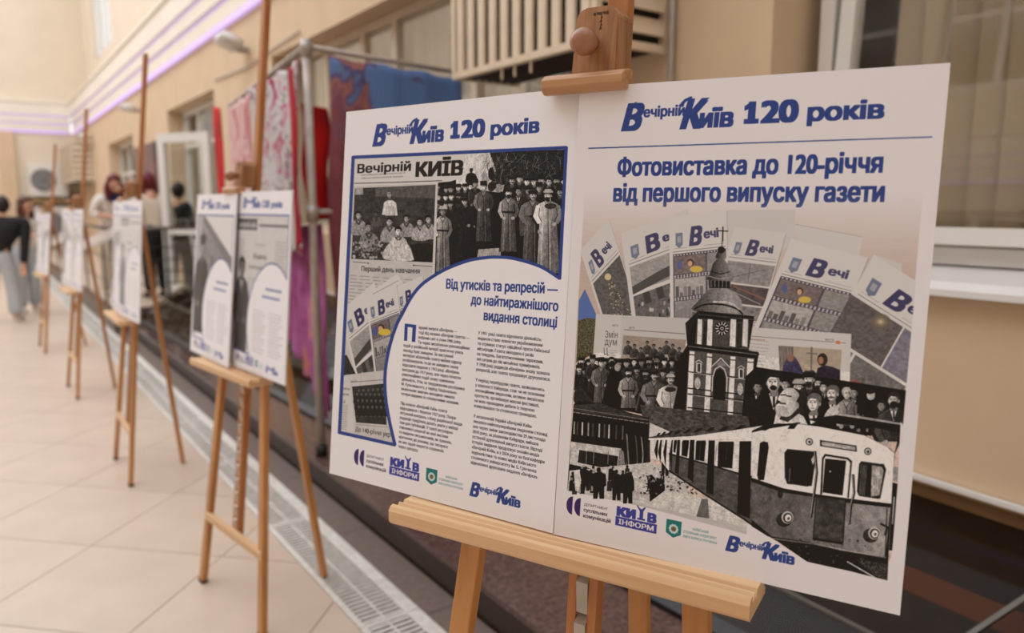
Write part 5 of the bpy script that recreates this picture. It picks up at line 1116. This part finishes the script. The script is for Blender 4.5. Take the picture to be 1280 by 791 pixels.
    for i in range(9): x = 395+i*18; c.stroke(B([(x, 250+i*4), (x+RNG.uniform(-10, 12), 380), (x+20-i*3, 500)]), 1.6, (.08, .5, .12, .05, .35, .08, .55, .1, .2)[i], smooth=True)
    c.poly(B([(555, 185), (690, 245), (550, 275)]), .78)
    # street, the crowd seen from behind
    c.poly(B([(60, 480), (560, 430), (791, 520), (791, 760), (640, 725), (45, 605)]), .74, tex=(.10, 4, 30, 3))
    r = random.Random(9)
    for i in range(34):
        x = r.uniform(70, 470); y = r.uniform(470, 570)
        c.ell(*B([(x, y-14)])[0], 1.7, 2.1, r.choice([.08, .5, .7, .15])); c.poly(B([(x-16, y+60), (x-13, y), (x, y-8), (x+13, y), (x+15, y+60)]), r.choice([.06, .1, .15, .6, .07]), .95, tex=(.08, 4, 3, 2))
    def back(x, y, w, h, t=.05):
        c.ell(*B([(x, y-h*.44)])[0], w*.028, w*.035, t+.05); c.poly(B([(x-w*.46, y-h*.30), (x-w*.12, y-h*.37), (x+w*.12, y-h*.37), (x+w*.46, y-h*.30), (x+w*.5, y+h*.05), (x+w*.36, y+h*.12), (x+w*.36, y+h*.5), (x+w*.06, y+h*.5), (x, y+h*.25), (x-w*.08, y+h*.5), (x-w*.36, y+h*.5), (x-w*.36, y+h*.12), (x-w*.5, y+h*.05)]), t, smooth=False, tex=(.03, 4, 4, 1)); c.stroke(B([(x-w*.3, y-h*.2), (x-w*.34, y+h*.1)]), .7, .35, .5)
    back(240, 560, 95, 190); back(420, 590, 80, 190); back(350, 570, 70, 190, .08); back(160, 530, 60, 150, .1); back(595, 590, 110, 250); back(650, 400, 60, 230, .06)
    c.poly(B([(85, 480), (120, 475), (132, 540), (115, 610), (95, 605)]), .8); c.poly(B([(560, 500), (600, 455), (625, 520), (590, 530)]), .75)
    scatter(c, 110, (800, 588, 872, 618), .8, 2.3, (.1, .1, .5, .75), 12)
    D = lambda p: cr(800, 510, 4.65, p)
    c.poly(D([(140, 480), (400, 520), (744, 740), (744, 765), (0, 565), (60, 540)]), .78, tex=(.05, 3, 26, 2)); c.poly(D([(360, 525), (395, 525), (405, 640), (328, 628)]), .33, .8)
    # the train: far cars running in to the left
    for i in range(13): x = 95+i*(22+i*4.2); h = 10+i*2.2; c.poly(D([(x, 160-i*4.6), (x+14+i*4, 140-i*5.2), (x+26+i*6, 140-i*5.4), (x+12+i*3, 162-i*4.6)]), .07)
    c.poly(D([(50, 172), (300, 160), (520, 130), (760, 92), (760, 195), (560, 180), (300, 182), (50, 182)]), .88, tex=(.04, 8, 30, 2))
    c.poly(D([(60, 180), (745, 185), (745, 745), (600, 640), (380, 500), (170, 365), (120, 300), (60, 290)]), .84, tex=(.05, 8, 20, 2))
    c.poly(D([(170, 265), (400, 330), (560, 378), (745, 420), (745, 740), (600, 640), (380, 500), (170, 365)]), .34, tex=(.09, 10, 16, 3))
    for x0, x1, y0, y1, y2 in ((98, 108, 182, 245, 300), (120, 128, 182, 250, 320), (150, 158, 182, 255, 340), (186, 192, 182, 262, 365), (218, 234, 182, 372, 385), (292, 318, 182, 400, 430), (400, 436, 185, 490, 500), (580, 648, 190, 610, 640)):
        c.poly(D([(x0, y0), (x1, y0), (x1-8, y2), (x0-14, y1)]), .05)
    for x0, x1, y0, y1 in ((200, 214, 182, 262), (248, 284, 183, 285), (328, 382, 186, 310), (458, 545, 192, 352), (700, 745, 195, 415)):
        c.poly(D([(x0+4, y0), (x1, y0), (x1+2, y0+10), (x1-8, y1-4), (x0-6, y1-12), (x0-2, y0+8)]), .07)
    for x in (345, 440, 500): c.stroke(D([(x+8, 205), (x, 300)]), .8, .4, .6)
    c.stroke(D([(170, 262), (400, 326), (560, 374), (745, 420)]), 2.0, .07); c.stroke(D([(170, 360), (380, 500), (600, 640), (745, 742)]), 2.0, .05)
    # front of the train
    F = lambda p: cr(940, 510, 3.595, p)
    c.poly(F([(0, 100), (60, 72), (200, 66), (300, 82), (510, 122), (620, 180), (642, 210), (628, 400), (610, 775), (430, 730), (250, 690), (120, 600), (0, 530)]), .05)
    c.poly(F([(0, 108), (70, 92), (210, 70), (300, 82), (505, 122), (610, 175), (640, 205), (630, 430), (420, 405), (140, 372), (0, 315)]), .86, tex=(.04, 20, 20, 2), grad=(F([(0, 200)])[0], F([(200, 200)])[0], .93))
    c.poly(F([(20, 95), (60, 74), (120, 70), (60, 100)]), .12); c.poly(F([(160, 92), (175, 68), (206, 70), (190, 92)]), .05)
    c.poly(F([(0, 330), (140, 378), (290, 400), (430, 425), (624, 447), (600, 670), (400, 640), (250, 600), (90, 575), (0, 500)]), .40, tex=(.08, 22, 22, 3), grad=(F([(180, 500)])[0], F([(600, 500)])[0], .60))
    c.stroke(F([(0, 318), (140, 365), (290, 392), (420, 410), (624, 436)]), 3.4, .05)
    c.poly(F([(36, 155), (52, 148), (72, 152), (76, 175), (55, 322), (30, 322), (24, 300)]), .07)
    c.poly(F([(148, 200), (160, 184), (280, 196), (288, 215), (270, 345), (250, 352), (160, 338), (150, 310)]), .06, smooth=False); c.stroke(F([(148, 200), (160, 184), (280, 196), (288, 215), (268, 348), (160, 338), (150, 310)]), 1.2, .25, closed=True); c.stroke(F([(168, 330), (172, 270)]), 1, .5)
    c.poly(F([(266, 230), (290, 195), (285, 225), (275, 255)]), .8)
    c.poly(F([(306, 142), (470, 168), (472, 196), (306, 170)]), .12); c.poly(F([(314, 149), (464, 173), (465, 190), (314, 167)]), .66, tex=(.12, 4, 12, 2))
    for x, y in ((258, 150), (521, 194)):
        p = F([(x, y)])[0]; c.ell(p[0], p[1], 4.6, 4.6, .12); c.ell(p[0], p[1], 3.4, 3.4, .8); c.ell(p[0]+.3, p[1]+.4, 1.8, 1.8, .25)
    c.stroke(F([(312, 385), (320, 225), (330, 210), (430, 226), (446, 240), (432, 400)]), 2.6, .1); c.stroke(F([(318, 388), (326, 226), (430, 236), (440, 246), (427, 400)]), 1.5, .82)
    c.poly(F([(330, 226), (424, 236), (408, 392), (318, 378)]), .05); c.ell(*F([(352, 284)])[0], 1.2, 1.0, .8)
    c.poly(F([(290, 398), (420, 415), (408, 612), (274, 590)]), .27, tex=(.08, 16, 16, 2)); c.stroke(F([(290, 398), (276, 578)]), 1.0, .1); c.stroke(F([(422, 415), (410, 605)]), 1.4, .06); c.stroke(F([(276, 586), (408, 608)]), 3.0, .04)
    c.poly(F([(482, 250), (492, 238), (592, 252), (602, 275), (580, 395), (568, 408), (484, 395), (472, 375)]), .10, smooth=False); c.poly(F([(540, 256), (584, 264), (592, 280), (574, 392), (535, 398)]), .66, tex=(.2, 12, 6, 2)); c.poly(F([(488, 252), (520, 256), (508, 392), (482, 388)]), .3, tex=(.08, 10, 3, 2)); c.stroke(F([(520, 340), (522, 390)]), 2, .12); c.stroke(F([(482, 250), (592, 252), (602, 275), (576, 405), (478, 388)]), 1.0, .2)
    for pts in ([(284, 195), (292, 290), (278, 400), (266, 490)], [(455, 300), (460, 380), (446, 440), (438, 520)]):
        c.stroke(F(pts), 3.2, .05); c.stroke(F([(a-3, b) for a, b in pts]), 1.0, .7)
    for x, y in ((160, 490), (550, 562)):
        p = F([(x, y)])[0]; c.ell(p[0]-4, p[1]+3, 10, 9, .12, .8); c.ell(p[0], p[1], 7.4, 7.8, .72); c.ell(p[0]+.6, p[1]+.6, 5.8, 6.2, .12); c.ell(p[0]+1, p[1]+.8, 4.2, 4.6, .86); c.ell(p[0]+1.6, p[1]+1.4, 1.8, 2, .35)
    c.ell(*F([(128, 385)])[0], 3.5, 5, .12, .8); c.stroke(F([(580, 520), (610, 535), (600, 570)]), 2.6, .06)
    c.stroke(F([(600, 670), (608, 450)]), 1.2, .1); c.stroke(F([(95, 585), (280, 610), (480, 650), (602, 672)]), 1.6, .7, .6)
    scatter(c, 60, (985, 672, 1085, 705), .6, 2.0, (.3, .05, .2, .4), 4)
    c.poly(F([(470, 680), (610, 700), (610, 775), (560, 760)]), .25, tex=(.25, 3, 3, 2)); c.stroke(F([(430, 690), (560, 765)]), 1.5, .8)
    c.poly(F([(635, 265), (660, 265), (657, 330), (632, 325)]), .6); c.poly(F([(640, 210), (662, 110), (610, 100), (560, 90), (300, 60), (240, 50), (380, 30), (700, 80)]), .05); c.poly(F([(632, 335), (656, 340), (640, 640), (618, 640)]), .1); c.stroke(F([(640, 400), (632, 520)]), 1.5, .7)
    grain(c, [(715, 440), (850, 440), (905, 330), (935, 440), (1140, 480), (1112, 727), (1062, 713), (1009, 701), (940, 660), (832, 636), (709, 611)], .10, 2.4, 1.2)
    c.poly(F([(-20, 518), (0, 530), (90, 586), (250, 690), (380, 722), (440, 732), (612, 778), (600, 830), (-30, 700)]), c.paper)
    c.poly(F([(614, 700), (612, 790), (680, 790), (690, 100), (668, 60), (655, 340), (630, 660)]), c.paper)
    c.clip = None; sponsor_row(c, (46, 1606), 8.35)
    return c
# ---------------------------------------------------------------- poster prints
def paint_small(kind, seed, fade=.15):
    """prints of the further stands, drawn in units of 100 x 141 from the top left"""
    c = Canvas(480, 680, [(0, 0), (100, 0), (100, 141.6), (0, 141.6)]); r = random.Random(seed)
    W = 480/100
    logo(c, (14*W, 12.5*W), 33*W); c.textc('120', (50*W, 12.3*W), (63*W, 12.3*W), 5.6*W, BLUE, .05); c.textc('років', (66*W, 12.3*W), (85*W, 12.3*W), 4.4*W, BLUE, .05)
    # picture field
    if kind == 'portrait':
        c.poly([(4, 18), (96, 18), (96, 75), (30, 120), (4, 126)], .66, tex=(.05, 20, 20, 2)); c.poly([(20, 18), (96, 18), (96, 60), (60, 40)], .86); c.poly([(22, 18), (96, 52), (96, 64), (18, 24)], .40)
        c.poly([(18, 26), (96, 62), (96, 92), (18, 92)], .48, tex=(.08, 12, 12, 2))
        for k in range(5): c.poly([(44+k*11, 52+k*4), (51+k*11, 54+k*4), (51+k*11, 80), (44+k*11, 80)], .34)
        man(c, 22, 46, 8.5, .16, .55, 'cap', .1, 4.6, w=1.0)
    elif kind == 'page':
        c.poly([(4, 18), (96, 18), (96, 100), (50, 122), (4, 126)], .80, tex=(.02, 20, 20, 1))
        c.poly([(5, 21), (42, 21), (42, 30), (5, 30)], .22); c.stroke([(46, 26), (95, 26)], 2.0, .35); c.text('вечірній київ', (7, 28), (40, 28), 22, .75, .03)
        textlines(c, (5, 38), (20, 38), (5, 70), 14, .5, .8, seed); textlines(c, (76, 38), (95, 38), (76, 96), 24, .5, .8, seed+1); c.text('Газета', (38, 42), (58, 42), 12, .5); c.text('Книги', (37, 52), (60, 52), 20, .3, .03); c.text('і повітряні тривоги', (27, 60), (77, 60), 16, .4, .02); textlines(c, (26, 68), (72, 68), (26, 100), 14, .52, .8, seed+2)
        man(c, 16, 60, 7, .24, .4, None, .16, 9.2, w=.9)
    elif kind == 'street':
        c.poly([(4, 18), (96, 18), (96, 100), (30, 120), (4, 126)], .52, tex=(.12, 14, 20, 3)); c.poly([(4, 18), (96, 18), (96, 36), (4, 46)], .82)
        for k in range(8): c.poly([(6+k*11, 44-k), (13+k*11, 43-k), (13+k*11, 78), (6+k*11, 78)], r.choice([.25, .4, .65]))
        crowd(c, [(8+i*8, 82+r.uniform(-3, 3)) for i in range(11)], 3.4, seed)
    else:
        c.poly([(4, 18), (96, 18), (96, 100), (30, 120), (4, 126)], .74, tex=(.06, 14, 20, 3)); front_page(c, unit((12, 26), (46, -5), (10, 62)), .86, 2, 0, seed); front_page(c, unit((48, 30), (40, 8), (-8, 58)), .86, 1, 0, seed+1)
    arc = [(34, 128), (29, 112), (29, 95), (34, 80), (44, 66), (58, 57), (70, 54), (84, 56), (97, 64)]
    A = list(map(tuple, spl(arc, False))); c.poly(A+[(101, 64), (101, 130), (34, 130)], c.paper); c.poly([(0, 127), (34, 128), (34, 142), (0, 142)], c.paper)
    c.stroke(A, 1.2, BLUE); c.stroke([(34, 128), (4, 127), (4, 18), (96.5, 18), (96.5, 64)], 1.2, BLUE)
    textlines(c, (62, 74), (93, 74), (56, 80), 2, BLUE, 1.8, seed+4, .3); textlines(c, (40, 92), (64, 92), (40, 124), 13, .62, .8, seed+5, .3); textlines(c, (69, 92), (94, 92), (69, 124), 13, .62, .8, seed+6, .3)
    sponsor_row(c, (10*W, 136*W), .78*W)
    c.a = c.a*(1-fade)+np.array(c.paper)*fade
    return c
M_core = mat('white_foam_board', (.88, .86, .85), .6, .01, 5)
def board(im, P00, ux, uy, W, H, label, name='poster_board', group=None, rough=.40):
    """foam board: P00 = lower left front corner, ux / uy unit vectors along its width and height"""
    ux = Vector(ux).normalized(); uy = Vector(uy); uy = (uy-ux*uy.dot(ux)).normalized(); n = ux.cross(uy)
    Mx = Matrix((ux, uy, n)).transposed().to_4x4(); Mx.translation = Vector(P00)
    o = empty(name, (0, 0, 0)); o.matrix_world = Mx; tag(o, label, 'poster', group)
    obj('backing', bbox(0, W, 0, H, -.005, -.0004), M_core, o)
    me = bpy.data.meshes.new('print'); me.from_pydata([(0, 0, 0), (W, 0, 0), (W, H, 0), (0, H, 0), (0, 0, -.0004), (W, 0, -.0004), (W, H, -.0004), (0, H, -.0004)], [], [(0, 1, 2, 3), (0, 4, 5, 1), (1, 5, 6, 2), (2, 6, 7, 3), (3, 7, 4, 0)])
    uv = me.uv_layers.new(name='uv'); U = [(0, 0), (1, 0), (1, 1), (0, 1)]+[(.5, .002)]*16
    for i, l in enumerate(uv.data): l.uv = U[i]
    link('print', me, print_mat('poster_print', im, rough), o)
    return o

# ---------------------------------------------------------------- easels
def easel(loc, yaw, label, tilt=6.2, tray_z=.88, mast_z=2.2, foot=.255, back=.35, panel_gap=.052, clamp_z=.60, tray_w=.52, mast_x=.0, tray_x=.0, legx=(-.165, .165), stretch=.27, knob=True):
    """local frame: x along the tray, +y to the back, z up; the legs' plane leans back by tilt"""
    t = empty('easel', loc, yaw); tag(t, label, 'easel', 'wooden display easels'); tn = math.tan(R(tilt))
    pl = lambda x, z, off=0.0: Vector((x, z*tn+off, z))          # a point on the leaning plane, off = behind it
    zt = tray_z-.012; top = tray_z+.50
    for s, lx in ((-1, legx[0]), (1, legx[1])):
        k = (lx-s*foot)/tray_z; b = bmesh.new(); bar(b, pl(s*foot, .0), pl(s*foot+k*top, top), .034, .022, (1, 0, 0), .003); lg = obj('leg', b, W_leg, t)
        b = bmesh.new(); x = s*foot+k*.018; bar(b, pl(s*foot, 0, 0), pl(s*foot+k*.012, .012), .036, .024, (1, 0, 0)); obj('foot_pad', b, M_frame, lg)
    b = bmesh.new(); k0 = foot-(foot-(legx[1]-legx[0])/2)*top/tray_z; bar(b, pl(-k0-.02+.0, top-.04, .0), pl(k0+.02, top-.04, .0), .05, .026, (0, 0, 1), .003); obj('crosshead', b, W_tray, t)
    xw = foot-(foot-(legx[1]-legx[0])/2)*stretch/tray_z; b = bmesh.new(); bar(b, pl(-xw-.012, stretch, -.005), pl(xw+.012, stretch, -.005), .032, .020, (0, 0, 1), .003); obj('stretcher', b, W_tray, t)
    # mast: two battens with the ratchet strip between them
    zb = stretch-.01
    for s in (-1, 1): b = bmesh.new(); bar(b, pl(mast_x+s*.0155, zb, .016), pl(mast_x+s*.0155, zt+.40, .016), .013, .024, (1, 0, 0), .001); obj('mast_batten', b, W_mast, t)
    b = bmesh.new(); bar(b, pl(mast_x, zt+.30, .016), pl(mast_x, mast_z, .016), .030, .022, (1, 0, 0), .002); obj('mast', b, W_mast, t)
    b = bmesh.new(); n = 12; z0 = zb+.02; dz = (zt-z0)/n
    for k in range(n):
        z = z0+k*dz; prism(b, [pl(mast_x-.0085, z, .006), pl(mast_x-.0085, z+dz*.78, .0), pl(mast_x-.0085, z+dz*.96, .016), pl(mast_x-.0085, z, .018)], (.017, 0, 0))
    obj('ratchet_strip', b, M_rack, t)
    # rear leg hinged under the crosshead
    b = bmesh.new(); bar(b, pl(mast_x+.03, top-.03, .032), (mast_x*.5+.03, back, .0), .030, .022, (1, 0, 0), .003); rg = obj('rear_leg', b, W_leg, t)
    b = bmesh.new(); p = pl(mast_x+.03, top-.03, .03); tube(b, [p-Vector((.035, 0, 0)), p+Vector((.035, 0, 0))], .006, 10); obj('hinge_bolt', b, M_rack, rg)
    # tray with a rounded lip and two grooves
    g = panel_gap; prof = [(-g-.036, -.016), (-g-.040, -.011), (-g-.040, .004), (-g-.036, .010), (-g-.030, .0115), (-g-.026, .009), (-g-.0245, .001), (-g-.021, .0015), (-g-.0165, .009), (-g-.0145, .0095), (-g-.013, .000), (-g-.009, -.0005), (-g-.004, .009), (-.030, .009), (-.022, .008), (-.020, -.006), (-.0125, -.008), (-.0125, -.016)]
    b = bmesh.new(); yb = tray_z*tn
    prism(b, [(tray_x-tray_w/2, yb+y_, tray_z+z_-.012) for y_, z_ in prof], (tray_w, 0, 0)); tr = obj('tray', b, W_tray, t)
    for s in (-.1, .1): b = bmesh.new(); box(b, mast_x+s-.02, mast_x+s+.02, yb-.0125, yb-.004, tray_z-.035, tray_z-.012); obj('tray_bracket', b, W_leg, tr)
    # sliding clamp above the boards
    cz = tray_z+clamp_z; yc = cz*tn-panel_gap; b = bmesh.new()
    prism(b, [pl(mast_x-.038, cz+.012, -panel_gap+.005), pl(mast_x+.026, cz+.012, -panel_gap+.005), pl(mast_x+.026, cz+.086, -panel_gap+.005), pl(mast_x+.013, cz+.1, -panel_gap+.005), pl(mast_x-.024, cz+.1, -panel_gap+.005), pl(mast_x-.034, cz+.092, -panel_gap+.005)], (0, panel_gap-.006, 0))
    bmesh.ops.bevel(b, geom=list(b.edges), offset=.0022, segments=2, affect='EDGES'); cb = obj('clamp_block', b, W_block, t)
    b = bmesh.new()
    for k, (x, w_) in enumerate(((-.010, .0035), (-.0055, .004), (-.001, .003), (.003, .0045), (.008, .003))): prism(b, [pl(mast_x+x, cz+.0885+.0015*(k % 2), -panel_gap+.0045), pl(mast_x+x+w_, cz+.0885, -panel_gap+.0045), pl(mast_x+x+w_, cz+.092, -panel_gap+.0045), pl(mast_x+x, cz+.0925, -panel_gap+.0045)], (0, .0006, 0))
    for k in range(4): prism(b, [pl(mast_x-.001+.0012*(k % 2), cz+.070+.0045*k, -panel_gap+.0045), pl(mast_x+.0028+.0008*(k % 2), cz+.071+.0045*k, -panel_gap+.0045), pl(mast_x+.001, cz+.0752+.0045*k, -panel_gap+.0045)], (0, .0006, 0))
    obj('burnt_mark', b, M_burn, cb)
    b = bmesh.new(); prism(b, [(mast_x-.066, cz*tn-panel_gap+y_, cz+z_) for y_, z_ in ((-.020, -.006), (-.023, -.002), (-.023, .008), (-.014, .014), (-.004, .016), (.012, .016), (.012, -.002), (-.006, -.010), (-.016, -.010))], (.113, 0, 0)); bmesh.ops.bevel(b, geom=list(b.edges), offset=.001, segments=1, affect='EDGES'); obj('clamp_bar', b, W_bar, t)
    if knob:
        kp = pl(mast_x-.008, cz+.054, -panel_gap+.004); Mk = Matrix.Translation(kp) @ Matrix.Rotation(R(90+tilt), 4, 'X')
        b = bmesh.new(); lathe(b, [(.0085, -.002), (.0095, .008), (.013, .014), (.0168, .022), (.0172, .029), (.0155, .036), (.010, .041), (.004, .0425), (.001, .0428)], Mk, 28); obj('clamp_knob', b, W_knob, cb, True)
    b = bmesh.new(); kp = pl(mast_x-.05, zt-.035, -.012); tube(b, [kp, kp+Vector((0, .02, 0))], .006, 10); obj('tray_pin', b, W_knob, tr, True)
    return t
# ---------------------------------------------------------------- stands and boards, nearest first
def yawvec(d): return (math.cos(R(d)), math.sin(R(d)), 0)
def tiltvec(d, t): return (-math.sin(R(d))*math.sin(R(t)), math.cos(R(d))*math.sin(R(t)), math.cos(R(t)))
easel((.5475, .723, 0), R(-66.2), 'nearest wooden easel, carrying the two large newspaper anniversary posters', 5.95, .997, 2.30, .255, .34, .052, .585, .518, .022, .008, (-.150, .178), .27)
board(paint_left().finish('print_history'), (.4414, 1.1440, .9940), (.3587, -.9334, .0067), (.104, .048, .993), .4272, .5894, 'left poster on the nearest easel, newspaper collage with blue arc and two text columns')
board(paint_right().finish('print_title'), (.5952, .7440, .9960), (.4490, -.8930, -.0110), (.088, .033, .996), .4122, .5865, 'right poster on the nearest easel, with bell tower, metro train and fan of newspapers')
easel((.634, 2.648, 0), R(-82), 'second wooden easel from the right, its back leg standing on the drain', 6.2, .879, 2.35, .255, .36, .055, .600, .50, -.01)
uL, uR = yawvec(-85.9), yawvec(-83.5)
board(paint_small('portrait', 3).finish('print_b'), (.664-.42*uL[0], 2.621-.42*uL[1], .880), uL, tiltvec(-85.9, 6), .42, .594, 'left poster on the second easel, grey building behind a standing man')
board(paint_small('page', 5).finish('print_c'), (.684, 2.655, .884), uR, tiltvec(-83.5, 5), .42, .594, 'right poster on the second easel, old newspaper page with a standing man')
easel((.540, 4.42, 0), R(-90), 'third wooden easel, seen almost edge on between the second and the fourth', 6.2, .86, 2.21, .255, .30, .055, .600, .50, .0)
uR = yawvec(-85.75); uL = yawvec(-92.8)
board(paint_small('page', 8, .5).finish('print_d'), (.574, 4.392, .864), uR, tiltvec(-85.75, 5), .42, .594, 'nearer poster on the third easel, facing us at a sharp angle')
board(paint_small('street', 9, .5).finish('print_e'), (.596, 4.818, .864), uL, tiltvec(-92.8, 5), .42, .594, 'farther poster on the third easel, turned almost edge on')
easel((.505, 6.60, 0), R(-88), 'fourth wooden easel, between the third and the most distant one', 6.2, .808, 2.15, .25, .29, .055, .600, .50, .0)
u = yawvec(-86.4)
board(paint_small('collage', 12, .5).finish('print_f'), (.555, 6.608, .812), u, tiltvec(-86.4, 5), .42, .594, 'nearer poster on the fourth easel, white and seen at a sharp angle')
board(paint_small('portrait', 14, .5).finish('print_g'), (.553-.422*u[0], 6.608-.422*u[1], .812), u, tiltvec(-86.4, 5), .42, .594, 'farther poster on the fourth easel')
easel((.445, 8.80, 0), R(-88), 'most distant wooden easel, beside the person in the black jacket', 7.0, .763, 2.03, .25, .38, .055, .600, .50, .0)
board(paint_small('street', 16, .5).finish('print_h'), (.495, 8.80, .767), u, tiltvec(-86.4, 6), .42, .594, 'nearer poster on the most distant easel')
board(paint_small('page', 18, .5).finish('print_i'), (.493-.422*u[0], 8.80-.422*u[1], .767), u, tiltvec(-86.4, 6), .42, .594, 'farther poster on the most distant easel')
